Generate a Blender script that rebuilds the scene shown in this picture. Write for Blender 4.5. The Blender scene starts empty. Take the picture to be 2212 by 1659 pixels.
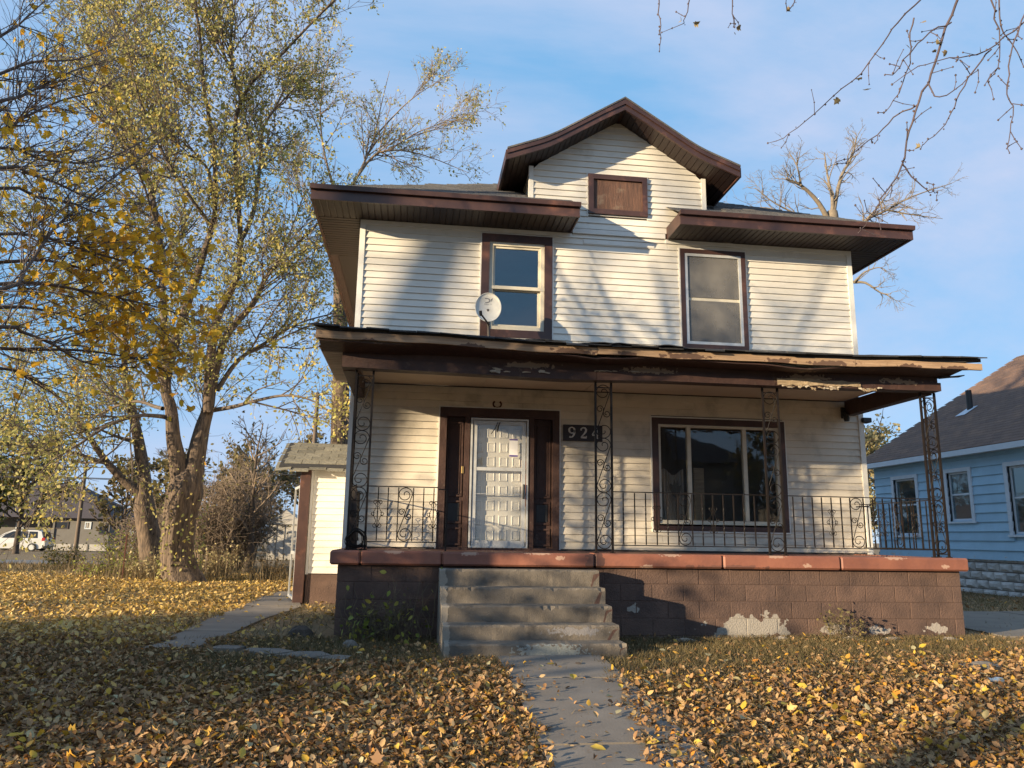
import bpy, math, random
import numpy as np
from mathutils import Vector, Matrix

# ------------------------------------------------------------------ camera
scn = bpy.context.scene
col = scn.collection
YAW, PITCH, ROLL = 0.125, 0.1975, 0.0158
cy, sy, cp, sp = math.cos(YAW), math.sin(YAW), math.cos(PITCH), math.sin(PITCH)
fw = Vector((sy * cp, cy * cp, sp)); rt = Vector((cy, -sy, 0)); up = rt.cross(fw)
r2 = math.cos(ROLL) * rt + math.sin(ROLL) * up
u2 = -math.sin(ROLL) * rt + math.cos(ROLL) * up
cam = bpy.data.objects.new('camera', bpy.data.cameras.new('camera'))
col.objects.link(cam)
cam.data.sensor_width = 36.0
cam.data.lens = 36.0 * 1645.0 / 2212.0
cam.data.clip_start = 0.05
cam.data.clip_end = 3000
M = Matrix((r2, u2, -fw)).transposed().to_4x4()
M.translation = (0, 0, 1.5)
cam.matrix_world = M
scn.camera = cam

# ------------------------------------------------------------------ sky, sun, exposure
SUN_AZ = math.radians(62.0)      # angle between the sun's path and the facade normal
SUN_EL = math.radians(9.8)
sdir = Vector((math.sin(SUN_AZ) * math.cos(SUN_EL), math.cos(SUN_AZ) * math.cos(SUN_EL), -math.sin(SUN_EL)))
w = bpy.data.worlds.new('World'); scn.world = w; w.use_nodes = True
nt = w.node_tree; nt.nodes.clear()
N_, L_ = nt.nodes, nt.links
sky = N_.new('ShaderNodeTexSky'); sky.sky_type = 'NISHITA'; sky.sun_disc = False
sky.sun_elevation = SUN_EL
sky.sun_rotation = math.atan2(-sdir.x, -sdir.y)
sky.altitude = 1200; sky.air_density = 1.0; sky.dust_density = 0.0; sky.ozone_density = 1.8
tc = N_.new('ShaderNodeTexCoord')
mp = N_.new('ShaderNodeMapping'); mp.inputs['Rotation'].default_value = (0.25, 0.1, 0.55); mp.inputs['Scale'].default_value = (1.0, 2.6, 3.2); mp.inputs['Location'].default_value = (.15, .35, -.1)
nz = N_.new('ShaderNodeTexNoise'); nz.inputs['Scale'].default_value = 1.15; nz.inputs['Detail'].default_value = 7; nz.inputs['Roughness'].default_value = 0.5; nz.inputs['Distortion'].default_value = 0.25
mp3 = N_.new('ShaderNodeMapping'); mp3.inputs['Rotation'].default_value = (0.5, 0.2, 0.9); mp3.inputs['Scale'].default_value = (1.0, 7.5, 8.0)
nz3 = N_.new('ShaderNodeTexNoise'); nz3.inputs['Scale'].default_value = 1.6; nz3.inputs['Detail'].default_value = 8; nz3.inputs['Roughness'].default_value = 0.62
mixn = N_.new('ShaderNodeMath'); mixn.operation = 'MULTIPLY_ADD'; mixn.inputs[1].default_value = 0.45
rp = N_.new('ShaderNodeValToRGB'); rp.color_ramp.elements[0].position = 0.58; rp.color_ramp.elements[1].position = 0.95
rp.color_ramp.elements[0].color = (0, 0, 0, 1); rp.color_ramp.elements[1].color = (0.8, 0.8, 0.8, 1)
CLOUD = (2.3, 2.5, 3.25, 1)      # thin high cloud
mx = N_.new('ShaderNodeMix'); mx.data_type = 'RGBA'
bg = N_.new('ShaderNodeBackground'); bg.inputs['Strength'].default_value = 0.122
wo = N_.new('ShaderNodeOutputWorld')
L_.new(tc.outputs['Generated'], mp.inputs['Vector']); L_.new(mp.outputs[0], nz.inputs['Vector'])
L_.new(tc.outputs['Generated'], mp3.inputs['Vector']); L_.new(mp3.outputs[0], nz3.inputs['Vector'])
L_.new(nz3.outputs['Fac'], mixn.inputs[0]); L_.new(nz.outputs['Fac'], mixn.inputs[2]); L_.new(mixn.outputs[0], rp.inputs[0])
hs_ = N_.new('ShaderNodeHueSaturation'); hs_.inputs['Saturation'].default_value = 1.0; hs_.inputs['Value'].default_value = .95
L_.new(sky.outputs[0], hs_.inputs['Color'])
L_.new(rp.outputs[0], mx.inputs[0]); mxb = N_.new('ShaderNodeMix'); mxb.data_type = 'RGBA'; mxb.inputs[0].default_value = .84; mxb.inputs[7].default_value = (0.86, 1.9, 3.2, 1)
L_.new(hs_.outputs[0], mxb.inputs[6]); L_.new(mxb.outputs[2], mx.inputs[6]); mx.inputs[7].default_value = CLOUD
L_.new(mx.outputs[2], bg.inputs['Color']); L_.new(bg.outputs[0], wo.inputs[0])

sl = bpy.data.lights.new('sun', 'SUN'); sl.energy = 5.0; sl.angle = math.radians(0.55); sl.color = (1.0, 0.80, 0.53)
so = bpy.data.objects.new('sun', sl); col.objects.link(so)
so.rotation_euler = sdir.to_track_quat('-Z', 'Y').to_euler()
vs = scn.view_settings
vs.view_transform = 'Standard'; vs.look = 'None'; vs.gamma = 1; vs.use_curve_mapping = False
vs.exposure = 1.2
scn.cycles.max_bounces = 4; scn.cycles.diffuse_bounces = 3; scn.cycles.transparent_max_bounces = 8
scn.cycles.use_denoising = True

# ------------------------------------------------------------------ helpers
def tag(o, label=None, cat=None, group=None, kind=None):
    if label: o['label'] = label
    if cat: o['category'] = cat
    if group: o['group'] = group
    if kind: o['kind'] = kind
    return o

def thing(name, loc, label, cat, group=None):
    o = bpy.data.objects.new(name, None); col.objects.link(o)
    o.location = loc; o.empty_display_size = 0.2
    return tag(o, label, cat, group)

def attach(o, parent):
    if parent is not None:
        o.parent = parent
        if parent.type == 'EMPTY':
            o.matrix_parent_inverse = Matrix.Translation(-parent.location)
        else:
            o.matrix_parent_inverse = Matrix.Translation(-parent.location)
    return o

def link(name, me, mat, parent=None, smooth=False):
    if mat is not None and not me.materials: me.materials.append(mat)
    o = bpy.data.objects.new(name, me); col.objects.link(o)
    if smooth: me.polygons.foreach_set('use_smooth', [True] * len(me.polygons))
    return attach(o, parent)

def dup(o, off, parent=None):
    c = bpy.data.objects.new(o.name.split('.')[0], o.data); col.objects.link(c)
    attach(c, parent or o.parent)
    c.location = off
    return c

class MB:
    def __init__(s): s.v = []; s.f = []
    def add(s, vs_, fs):
        n = len(s.v); s.v += [tuple(p) for p in vs_]; s.f += [tuple(i + n for i in f) for f in fs]; return s
    def box(s, x0, x1, y0, y1, z0, z1):
        return s.add([(x0, y0, z0), (x1, y0, z0), (x1, y1, z0), (x0, y1, z0), (x0, y0, z1), (x1, y0, z1), (x1, y1, z1), (x0, y1, z1)],
                     [(3, 2, 1, 0), (4, 5, 6, 7), (0, 1, 5, 4), (1, 2, 6, 5), (2, 3, 7, 6), (3, 0, 4, 7)])
    def hexa(s, p):   # 8 points: bottom 4 ccw, top 4 ccw
        return s.add(p, [(3, 2, 1, 0), (4, 5, 6, 7), (0, 1, 5, 4), (1, 2, 6, 5), (2, 3, 7, 6), (3, 0, 4, 7)])
    def cbox(s, x0, x1, y0, y1, z0, z1, b=0.01):   # chamfered box
        xs, ys, zs = (x0, x1), (y0, y1), (z0, z1); V = []; idx = {}
        for i in (0, 1):
            for j in (0, 1):
                for k in (0, 1):
                    dx, dy, dz = b * (1 - 2 * i), b * (1 - 2 * j), b * (1 - 2 * k)
                    for a, p in (('x', (xs[i], ys[j] + dy, zs[k] + dz)), ('y', (xs[i] + dx, ys[j], zs[k] + dz)), ('z', (xs[i] + dx, ys[j] + dy, zs[k]))):
                        idx[(i, j, k, a)] = len(V); V.append(p)
        g = lambda i, j, k, a: idx[(i, j, k, a)]
        F = []
        for i in (0, 1):
            q = [g(i, 0, 0, 'x'), g(i, 1, 0, 'x'), g(i, 1, 1, 'x'), g(i, 0, 1, 'x')]; F.append(q if i else q[::-1])
            q = [g(0, i, 0, 'y'), g(0, i, 1, 'y'), g(1, i, 1, 'y'), g(1, i, 0, 'y')]; F.append(q if i else q[::-1])
            q = [g(0, 0, i, 'z'), g(1, 0, i, 'z'), g(1, 1, i, 'z'), g(0, 1, i, 'z')]; F.append(q if i else q[::-1])
        for i in (0, 1):
            for j in (0, 1):
                F.append([g(i, j, 0, 'x'), g(i, j, 0, 'y'), g(i, j, 1, 'y'), g(i, j, 1, 'x')])
                F.append([g(i, 0, j, 'x'), g(i, 0, j, 'z'), g(i, 1, j, 'z'), g(i, 1, j, 'x')])
                F.append([g(0, i, j, 'y'), g(0, i, j, 'z'), g(1, i, j, 'z'), g(1, i, j, 'y')])
                for k in (0, 1): F.append([g(i, j, k, 'x'), g(i, j, k, 'y'), g(i, j, k, 'z')])
        return s.add(V, F)
    def prism(s, poly, y0, y1, axis='y'):   # polygon in xz extruded along y (or yz along x)
        n = len(poly)
        mk = (lambda a, b, t: (a, t, b)) if axis == 'y' else ((lambda a, b, t: (t, a, b)) if axis == 'x' else (lambda a, b, t: (a, b, t)))
        V = [mk(a, b, y0) for a, b in poly] + [mk(a, b, y1) for a, b in poly]
        F = [tuple(range(n)), tuple(range(2 * n - 1, n - 1, -1))] + [(i, i + n, (i + 1) % n + n, (i + 1) % n) for i in range(n)]
        return s.add(V, F)
    def frame(s, x0, x1, z0, z1, t, y0, y1, tb=None):
        tb = t if tb is None else tb
        s.box(x0, x0 + t, y0, y1, z0, z1); s.box(x1 - t, x1, y0, y1, z0, z1)
        s.box(x0 + t, x1 - t, y0, y1, z1 - t, z1); s.box(x0 + t, x1 - t, y0, y1, z0, z0 + tb); return s
    def tube(s, path, r, k=6, closed=False):
        V, F = tube_arrays(np.array(path, float), r, k)
        return s.add(V.tolist(), F.tolist())
    def disc(s, c, r, n, axis='y', dr=0.02):
        pts = [(c[0] + r * math.cos(2 * math.pi * i / n), c[2] + r * math.sin(2 * math.pi * i / n)) for i in range(n)]
        return s.prism(pts, c[1] - dr, c[1] + dr)
    def build(s, name, mat, parent=None, smooth=False):
        me = bpy.data.meshes.new(name); me.from_pydata(s.v, [], s.f); me.update()
        return link(name, me, mat, parent, smooth)

def tube_arrays(P, r, k=6, phase=0.0, ridges=None):
    n = len(P); r = np.broadcast_to(np.asarray(r, float), (n,))
    T = np.gradient(P, axis=0); T /= np.linalg.norm(T, axis=1)[:, None] + 1e-9
    a = np.array([0, 0, 1.0]) if abs(T[0][2]) < 0.9 else np.array([1.0, 0, 0])
    U = np.cross(T, a); bad = np.linalg.norm(U, axis=1) < 0.15
    U[bad] = np.cross(T[bad], np.array([0.3, 1.0, 0.2])); U /= np.linalg.norm(U, axis=1)[:, None] + 1e-9
    for i in range(1, n):
        if U[i] @ U[i - 1] < 0.5:
            u = U[i - 1] - T[i] * (U[i - 1] @ T[i]); U[i] = u / (np.linalg.norm(u) + 1e-9)
    W = np.cross(T, U)
    ang = np.arange(k) * 2 * math.pi / k + phase
    rr = r[:, None] * np.ones(k)[None]
    if ridges is not None: rr = rr * ridges
    V = P[:, None, :] + rr[:, :, None] * (np.cos(ang)[None, :, None] * U[:, None, :] + np.sin(ang)[None, :, None] * W[:, None, :])
    V = V.reshape(-1, 3)
    i = np.arange(n - 1)[:, None] * k; j = np.arange(k)[None]; jn = (j + 1) % k
    F = np.stack([i + j, i + jn, i + k + jn, i + k + j], -1).reshape(-1, 4)
    return V, F

def mesh_uniform(name, V, F):   # all polygons have the same number of corners
    V = np.asarray(V, np.float32); F = np.asarray(F, np.int32); k = F.shape[1]
    me = bpy.data.meshes.new(name)
    me.vertices.add(len(V)); me.vertices.foreach_set('co', V.ravel())
    me.loops.add(F.size); me.loops.foreach_set('vertex_index', F.ravel())
    me.polygons.add(len(F)); me.polygons.foreach_set('loop_start', np.arange(0, F.size, k, dtype=np.int32))
    me.polygons.foreach_set('loop_total', np.full(len(F), k, np.int32))
    me.update(calc_edges=True); me.validate()
    return me

class TB:   # tube collector: plain tubes of the same make are laid out together
    def __init__(s): s.V = []; s.F = []; s.n = 0; s.q = {}
    def tube(s, P, r, k, ridges=None):
        P = np.asarray(P, float)
        if ridges is None:
            s.q.setdefault((len(P), k), []).append((P, np.broadcast_to(np.asarray(r, float), (len(P),))))
        else:
            V, F = tube_arrays(P, r, k, ridges=ridges); s.V.append(V); s.F.append(F + s.n); s.n += len(V)
    def flush(s):
        for (n, k), items in s.q.items():
            P = np.stack([i[0] for i in items]); r = np.stack([i[1] for i in items]); B = len(P)
            T = np.gradient(P, axis=1); T /= np.linalg.norm(T, axis=2, keepdims=True) + 1e-9
            up_ = np.where((np.abs(T[:, :1, 2:3]) > .8), np.array([[[.9, .3, 0]]]), np.array([[[0, 0, 1.0]]]))
            U = np.cross(T, np.broadcast_to(up_, T.shape)); U /= np.linalg.norm(U, axis=2, keepdims=True) + 1e-9
            for i in range(1, n):
                bad = np.sum(U[:, i] * U[:, i - 1], 1) < .5
                if bad.any():
                    u = U[bad, i - 1] - T[bad, i] * np.sum(U[bad, i - 1] * T[bad, i], 1)[:, None]; U[bad, i] = u / (np.linalg.norm(u, axis=1)[:, None] + 1e-9)
            W = np.cross(T, U); ang = np.arange(k) * 2 * math.pi / k
            V = P[:, :, None] + r[:, :, None, None] * (np.cos(ang)[None, None, :, None] * U[:, :, None] + np.sin(ang)[None, None, :, None] * W[:, :, None])
            i = np.arange(n - 1)[:, None] * k; j = np.arange(k)[None]; jn = (j + 1) % k
            F = np.stack([i + j, i + jn, i + k + jn, i + k + j], -1).reshape(1, -1, 4) + (np.arange(B) * n * k)[:, None, None]
            s.V.append(V.reshape(-1, 3)); s.F.append(F.reshape(-1, 4) + s.n); s.n += B * n * k
        s.q = {}
    def build(s, name, mat, parent=None, smooth=True):
        s.flush()
        return link(name, mesh_uniform(name, np.concatenate(s.V), np.concatenate(s.F)), mat, parent, smooth)

def orient(N, rng, up_bias=0.0, flat=None):
    if flat is not None:
        n = np.stack([rng.normal(0, flat, N), rng.normal(0, flat, N), np.ones(N)], 1)
    else:
        n = rng.normal(0, 1, (N, 3)); n[:, 2] += up_bias
    n /= np.linalg.norm(n, axis=1)[:, None]
    d = rng.normal(0, 1, (N, 3)); d -= n * np.sum(d * n, 1)[:, None]; d /= np.linalg.norm(d, axis=1)[:, None]
    return n, d, np.cross(n, d)

OVAL = (np.array([(0, 0), (.3, .30), (.68, .25), (1, 0), (.68, -.25), (.3, -.30)]), [(0, 1, 2, 3), (0, 3, 4, 5)])
DIAM = (np.array([(0, 0), (.45, .27), (1, 0), (.45, -.27)]), [(0, 1, 2), (0, 2, 3)])
_ml = [(0, 0), (-.05, .22), (.12, .50), (.28, .34), (.52, .60), (.58, .28), (1.0, 0), (.58, -.28), (.52, -.60), (.28, -.34), (.12, -.50), (-.05, -.22)]
MAPLE = (np.array(_ml + [(.3, 0)]), [(12, i, (i + 1) % 12) for i in range(12)])

def leaf_mesh(name, pos, size, rng, shape=OVAL, fold=0.25, curl=0.2, up_bias=0.0, flat=None, down=0.0):
    pos = np.asarray(pos, float); N = len(pos); uv, fs = shape; m = len(uv)
    n, d, b = orient(N, rng, up_bias, flat)
    if down:
        d[:, 2] -= down; d /= np.linalg.norm(d, axis=1)[:, None]; b = np.cross(n, d); b /= np.linalg.norm(b, axis=1)[:, None] + 1e-9; n = np.cross(d, b)
    size = np.broadcast_to(np.asarray(size, float), (N,))
    fo = rng.uniform(-.2, 1, N) * fold; cu = rng.uniform(-.5, 1, N) * curl
    u = uv[:, 0][None]; v = uv[:, 1][None]
    h = np.abs(v) * fo[:, None] * 2 + (u ** 2) * cu[:, None]
    V = pos[:, None, :] + size[:, None, None] * (u[..., None] * d[:, None] + v[..., None] * b[:, None] + h[..., None] * n[:, None])
    F = (np.arange(N)[:, None, None] * m + np.array(fs)[None]).reshape(-1, len(fs[0]))
    return mesh_uniform(name, V.reshape(-1, 3), F)

# ------------------------------------------------------------------ materials
def mat(name, c1, c2=None, scale=3.0, detail=6, rough=0.7, bump=0.0, bscale=None, stretch=(1, 1, 1), metal=0.0, dirt=None, dscale=1.2, dlo=0.52, dhi=0.7, objvar=0.0, island=None, spec=0.5, coords='pos', sheen=0):
    m = bpy.data.materials.new(name); m.use_nodes = True
    t = m.node_tree; b = t.nodes['Principled BSDF']; l = t.links
    b.inputs['Roughness'].default_value = rough; b.inputs['Metallic'].default_value = metal
    b.inputs['Specular IOR Level'].default_value = spec
    g = t.nodes.new('ShaderNodeNewGeometry'); mpn = t.nodes.new('ShaderNodeMapping')
    mpn.inputs['Scale'].default_value = stretch
    l.new(g.outputs['Position'], mpn.inputs['Vector'])
    n = t.nodes.new('ShaderNodeTexNoise'); n.inputs['Scale'].default_value = scale; n.inputs['Detail'].default_value = detail; n.inputs['Roughness'].default_value = 0.6
    l.new(mpn.outputs[0], n.inputs['Vector'])
    r = t.nodes.new('ShaderNodeValToRGB'); r.color_ramp.elements[0].position = 0.32; r.color_ramp.elements[1].position = 0.68
    c2 = c2 or tuple(x * 0.8 for x in c1)
    r.color_ramp.elements[0].color = (*c1, 1); r.color_ramp.elements[1].color = (*c2, 1)
    l.new(n.outputs['Fac'], r.inputs[0]); out = r.outputs[0]
    if island:
        r2_ = t.nodes.new('ShaderNodeValToRGB'); e = r2_.color_ramp
        while len(e.elements) < len(island): e.elements.new(0.5)
        for i, (p, c) in enumerate(island): e.elements[i].position = p; e.elements[i].color = (*c, 1)
        l.new(g.outputs['Random Per Island'], r2_.inputs[0])
        mm = t.nodes.new('ShaderNodeMix'); mm.data_type = 'RGBA'; mm.blend_type = 'MULTIPLY'; mm.inputs[0].default_value = 1
        l.new(r2_.outputs[0], mm.inputs[6]); l.new(out, mm.inputs[7]); out = mm.outputs[2]
    if dirt:
        n2 = t.nodes.new('ShaderNodeTexNoise'); n2.inputs['Scale'].default_value = dscale; n2.inputs['Detail'].default_value = 8; n2.inputs['Roughness'].default_value = 0.65
        l.new(g.outputs['Position'], n2.inputs['Vector'])
        r3 = t.nodes.new('ShaderNodeMapRange'); r3.inputs[1].default_value = dlo; r3.inputs[2].default_value = dhi
        l.new(n2.outputs['Fac'], r3.inputs[0])
        mm = t.nodes.new('ShaderNodeMix'); mm.data_type = 'RGBA'; l.new(r3.outputs[0], mm.inputs[0]); l.new(out, mm.inputs[6]); mm.inputs[7].default_value = (*dirt, 1); out = mm.outputs[2]
    if objvar:
        oi = t.nodes.new('ShaderNodeObjectInfo'); mr = t.nodes.new('ShaderNodeMapRange'); mr.inputs[3].default_value = 1 - objvar; mr.inputs[4].default_value = 1 + objvar
        l.new(oi.outputs['Random'], mr.inputs[0])
        mm = t.nodes.new('ShaderNodeMix'); mm.data_type = 'RGBA'; mm.blend_type = 'MULTIPLY'; mm.inputs[0].default_value = 1
        l.new(out, mm.inputs[6]); l.new(mr.outputs[0], mm.inputs[7]); out = mm.outputs[2]
    l.new(out, b.inputs['Base Color'])
    if bump:
        bn = t.nodes.new('ShaderNodeTexNoise'); bn.inputs['Scale'].default_value = bscale or scale * 4; bn.inputs['Detail'].default_value = 8
        l.new(mpn.outputs[0], bn.inputs['Vector'])
        bu = t.nodes.new('ShaderNodeBump'); bu.inputs['Strength'].default_value = bump; bu.inputs['Distance'].default_value = 0.02
        l.new(bn.outputs['Fac'], bu.inputs['Height']); l.new(bu.outputs[0], b.inputs['Normal'])
    m['_b'] = 0
    return m

def patch(m, center, radius, color, lo=0.45, hi=0.55, nscale=6.0, jag=1.5):
    """wear with a shape of its own: an uneven patch of bare material round a centre"""
    t = m.node_tree; l = t.links; b = t.nodes['Principled BSDF']
    src = b.inputs['Base Color'].links[0].from_socket
    g = t.nodes.new('ShaderNodeNewGeometry')
    s1 = t.nodes.new('ShaderNodeVectorMath'); s1.operation = 'SUBTRACT'; s1.inputs[1].default_value = center
    s2 = t.nodes.new('ShaderNodeVectorMath'); s2.operation = 'DIVIDE'; s2.inputs[1].default_value = radius
    s3 = t.nodes.new('ShaderNodeVectorMath'); s3.operation = 'LENGTH'
    n = t.nodes.new('ShaderNodeTexNoise'); n.inputs['Scale'].default_value = nscale; n.inputs['Detail'].default_value = 6
    ml = t.nodes.new('ShaderNodeMath'); ml.operation = 'MULTIPLY_ADD'; ml.inputs[1].default_value = jag * 2
    mr = t.nodes.new('ShaderNodeMapRange'); mr.inputs[1].default_value = 1 + jag + .04; mr.inputs[2].default_value = 1 + jag - .04
    l.new(g.outputs['Position'], s1.inputs[0]); l.new(s1.outputs[0], s2.inputs[0]); l.new(s2.outputs[0], s3.inputs[0])
    l.new(g.outputs['Position'], n.inputs['Vector']); l.new(n.outputs['Fac'], ml.inputs[0]); l.new(s3.outputs['Value'], ml.inputs[2])
    l.new(ml.outputs[0], mr.inputs[0])
    mm = t.nodes.new('ShaderNodeMix'); mm.data_type = 'RGBA'
    l.new(mr.outputs[0], mm.inputs[0]); l.new(src, mm.inputs[6]); mm.inputs[7].default_value = (*color, 1)
    l.new(mm.outputs[2], b.inputs['Base Color'])

def glass(name, tint=(.75, .8, .8), dust=0.0, dustcol=(.4, .4, .38), refl=1.5):
    m = bpy.data.materials.new(name); m.use_nodes = True; t = m.node_tree; t.nodes.clear(); l = t.links
    o = t.nodes.new('ShaderNodeOutputMaterial'); tr = t.nodes.new('ShaderNodeBsdfTransparent'); tr.inputs[0].default_value = (*tint, 1)
    gl = t.nodes.new('ShaderNodeBsdfGlossy'); gl.inputs['Roughness'].default_value = 0.02; gl.inputs[0].default_value = (1, 1, 1, 1)
    lw = t.nodes.new('ShaderNodeLayerWeight'); lw.inputs[0].default_value = .5; f0 = ((refl - 1) / (refl + 1)) ** 2
    pw5 = t.nodes.new('ShaderNodeMath'); pw5.operation = 'POWER'; pw5.inputs[1].default_value = 5; l.new(lw.outputs['Facing'], pw5.inputs[0])
    fr = t.nodes.new('ShaderNodeMath'); fr.operation = 'MULTIPLY_ADD'; fr.inputs[1].default_value = 1 - f0; fr.inputs[2].default_value = f0; l.new(pw5.outputs[0], fr.inputs[0])
    n = t.nodes.new('ShaderNodeTexNoise'); n.inputs['Scale'].default_value = 1.3
    bu = t.nodes.new('ShaderNodeBump'); bu.inputs['Strength'].default_value = 0.12; bu.inputs['Distance'].default_value = 0.02
    g = t.nodes.new('ShaderNodeNewGeometry'); l.new(g.outputs['Position'], n.inputs['Vector']); l.new(n.outputs['Fac'], bu.inputs['Height']); l.new(bu.outputs[0], gl.inputs['Normal'])
    ms = t.nodes.new('ShaderNodeMixShader'); l.new(fr.outputs[0], ms.inputs[0]); l.new(tr.outputs[0], ms.inputs[1]); l.new(gl.outputs[0], ms.inputs[2])
    last = ms.outputs[0]
    if dust:
        df = t.nodes.new('ShaderNodeBsdfDiffuse'); df.inputs[0].default_value = (*dustcol, 1)
        n2 = t.nodes.new('ShaderNodeTexNoise'); n2.inputs['Scale'].default_value = 2.2; n2.inputs['Detail'].default_value = 5
        l.new(g.outputs['Position'], n2.inputs['Vector'])
        mr = t.nodes.new('ShaderNodeMapRange'); mr.inputs[1].default_value = .3; mr.inputs[2].default_value = .7; mr.inputs[3].default_value = dust * .6; mr.inputs[4].default_value = dust * 1.3
        l.new(n2.outputs['Fac'], mr.inputs[0])
        m2 = t.nodes.new('ShaderNodeMixShader'); l.new(mr.outputs[0], m2.inputs[0]); l.new(last, m2.inputs[1]); l.new(df.outputs[0], m2.inputs[2]); last = m2.outputs[0]
    l.new(last, o.inputs[0]); return m

def leafmat(name, island, trans=0.35, rough=0.6):
    m = mat(name, (1, 1, 1), (.72, .72, .72), scale=9, detail=3, rough=rough, island=island, spec=0.3)
    t = m.node_tree; l = t.links; b = t.nodes['Principled BSDF']; o = t.nodes['Material Output']
    tl = t.nodes.new('ShaderNodeBsdfTranslucent'); ms = t.nodes.new('ShaderNodeMixShader'); ms.inputs[0].default_value = trans
    l.new(b.inputs['Base Color'].links[0].from_socket, tl.inputs[0])
    l.new(b.outputs[0], ms.inputs[1]); l.new(tl.outputs[0], ms.inputs[2]); l.new(ms.outputs[0], o.inputs[0])
    return m

K = {}
K['siding'] = mat('white_vinyl', (.73, .69, .61), (.66, .62, .54), scale=2.2, rough=0.5, objvar=.035, dirt=(.44, .40, .33), dscale=1.6, dlo=.56, dhi=.85, stretch=(1, 1, 3))
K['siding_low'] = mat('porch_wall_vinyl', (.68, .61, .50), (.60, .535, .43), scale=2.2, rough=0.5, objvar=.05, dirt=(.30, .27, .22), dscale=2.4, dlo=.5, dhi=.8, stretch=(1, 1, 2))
K['white'] = mat('white_trim', (.74, .72, .67), (.66, .64, .58), scale=5, rough=.5)
K['brown'] = mat('brown_trim', (.070, .034, .025), (.044, .021, .017), scale=4, rough=.45, dirt=(.16, .07, .045), dscale=3, dlo=.55, dhi=.75)
K['brown_old'] = mat('old_brown_paint', (.062, .030, .022), (.038, .018, .014), scale=5, rough=.65, bump=.4, dirt=(.13, .085, .06), dscale=5, dlo=.62, dhi=.72)
K['soffit'] = mat('brown_soffit', (.030, .016, .012), (.023, .012, .010), scale=3, rough=.5, objvar=.12)
K['soffit_pale'] = mat('tan_soffit', (.24, .17, .125), (.19, .13, .095), scale=3, rough=.6, objvar=.12)
K['roof'] = mat('grey_shingle', (.15, .145, .14), (.09, .09, .095), scale=60, rough=.95, bump=.5, island=[(0, (1.1, 1.05, 1)), (.5, (.8, .8, .8)), (1, (1.25, 1.2, 1.15))])
K['roof_dark'] = mat('black_roofing', (.035, .035, .038), (.02, .02, .022), scale=40, rough=.85, bump=.4, objvar=.3)
K['roof_moss'] = mat('weathered_shingle', (.185, .172, .135), (.105, .10, .082), scale=25, rough=.95, bump=.6, objvar=.25)
K['rawwood'] = mat('raw_lumber', (.40, .27, .165), (.26, .165, .10), scale=9, rough=.75, bump=.3, stretch=(.25, 3, 5), dirt=(.16, .08, .045), dscale=7, dlo=.63, dhi=.72, objvar=.1)
K['barewood'] = mat('bare_weathered_wood', (.40, .31, .205), (.24, .175, .11), scale=14, rough=.85, bump=.8, stretch=(.3, 2, 4), objvar=.15)
K['flake'] = mat('peeled_paint', (.46, .40, .32), (.30, .25, .19), scale=15, rough=.7, objvar=.2)
K['ceiling'] = mat('porch_ceiling', (.58, .47, .36), (.50, .40, .30), scale=2, rough=.7, objvar=.06)
for _x, _w in ((-.6, .12), (.6, .2), (1.9, .25), (2.6, .12), (3.4, .3), (4.6, .18), (5.3, .3), (6.4, .15), (7.1, .2)): patch(K['rawwood'], (_x, 9.05, 3.77), (_w, .2, .035), (.11, .062, .04), nscale=16)
for _x, _w in ((1.4, .3), (3.0, .35), (5.2, .3), (6.5, .25)): patch(K['brown_old'], (_x, 9.4, 3.66), (_w, .3, .04), (.24, .17, .115), nscale=18)
K['coping'] = mat('red_coping_paint', (.29, .112, .068), (.20, .076, .05), scale=2.5, rough=.62, bump=.15, bscale=30, dirt=(.17, .07, .05), dscale=2.6, dlo=.52, dhi=.72, objvar=.09)
K['block'] = mat('brown_block_paint', (.122, .073, .053), (.085, .052, .040), scale=4, rough=.85, bump=.5, bscale=45, dirt=(.058, .036, .029), dscale=2.2, dlo=.48, dhi=.70, objvar=.13)
K['mortar'] = mat('mortar', (.10, .060, .045), (.08, .048, .037), scale=20, rough=.9, bump=.4)
patch(K['block'], (4.25, 9.45, .42), (.48, .4, .14), (.29, .26, .22), nscale=8)
patch(K['block'], (2.75, 9.45, .66), (.06, .3, .06), (.30, .27, .23), nscale=14)
patch(K['block'], (5.35, 9.45, .42), (.17, .3, .06), (.30, .26, .22), nscale=12)
patch(K['block'], (5.95, 9.45, .40), (.14, .3, .05), (.32, .28, .24), nscale=12)
patch(K['block'], (6.75, 9.45, .42), (.14, .3, .06), (.32, .28, .24), nscale=12)
patch(K['mortar'], (4.25, 9.45, .42), (.48, .4, .14), (.28, .25, .21), nscale=8)
K['step'] = mat('old_step_concrete', (.175, .148, .118), (.105, .089, .072), scale=5, rough=.95, bump=.45, bscale=80, dirt=(.075, .062, .05), dscale=4.5, dlo=.54, dhi=.72, objvar=.06)
patch(K['step'], (1.45, 7.98, .36), (.33, .10, .07), (.24, .25, .23), nscale=30)
patch(K['step'], (1.75, 8.26, .52), (.28, .08, .04), (.19, .18, .18), nscale=30)
patch(K['step'], (.36, 8.5, .7), (.055, 2.0, 2.0), (.29, .25, .20), nscale=12, jag=1.2)
K['step_paint'] = mat('brown_step_paint', (.10, .055, .042), (.075, .04, .03), scale=8, rough=.8, bump=.3)
K['walk'] = mat('walk_concrete', (.205, .178, .15), (.15, .13, .11), scale=2.5, rough=.92, bump=.10, bscale=60, dirt=(.14, .125, .11), dscale=3, dlo=.55, dhi=.8, objvar=.07)
K['iron'] = mat('black_iron', (.008, .007, .007), (.016, .011, .009), scale=14, rough=.5, spec=.2)
K['alum'] = mat('aluminium', (.62, .62, .60), (.5, .5, .48), scale=9, rough=.38, metal=.35)
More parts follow.
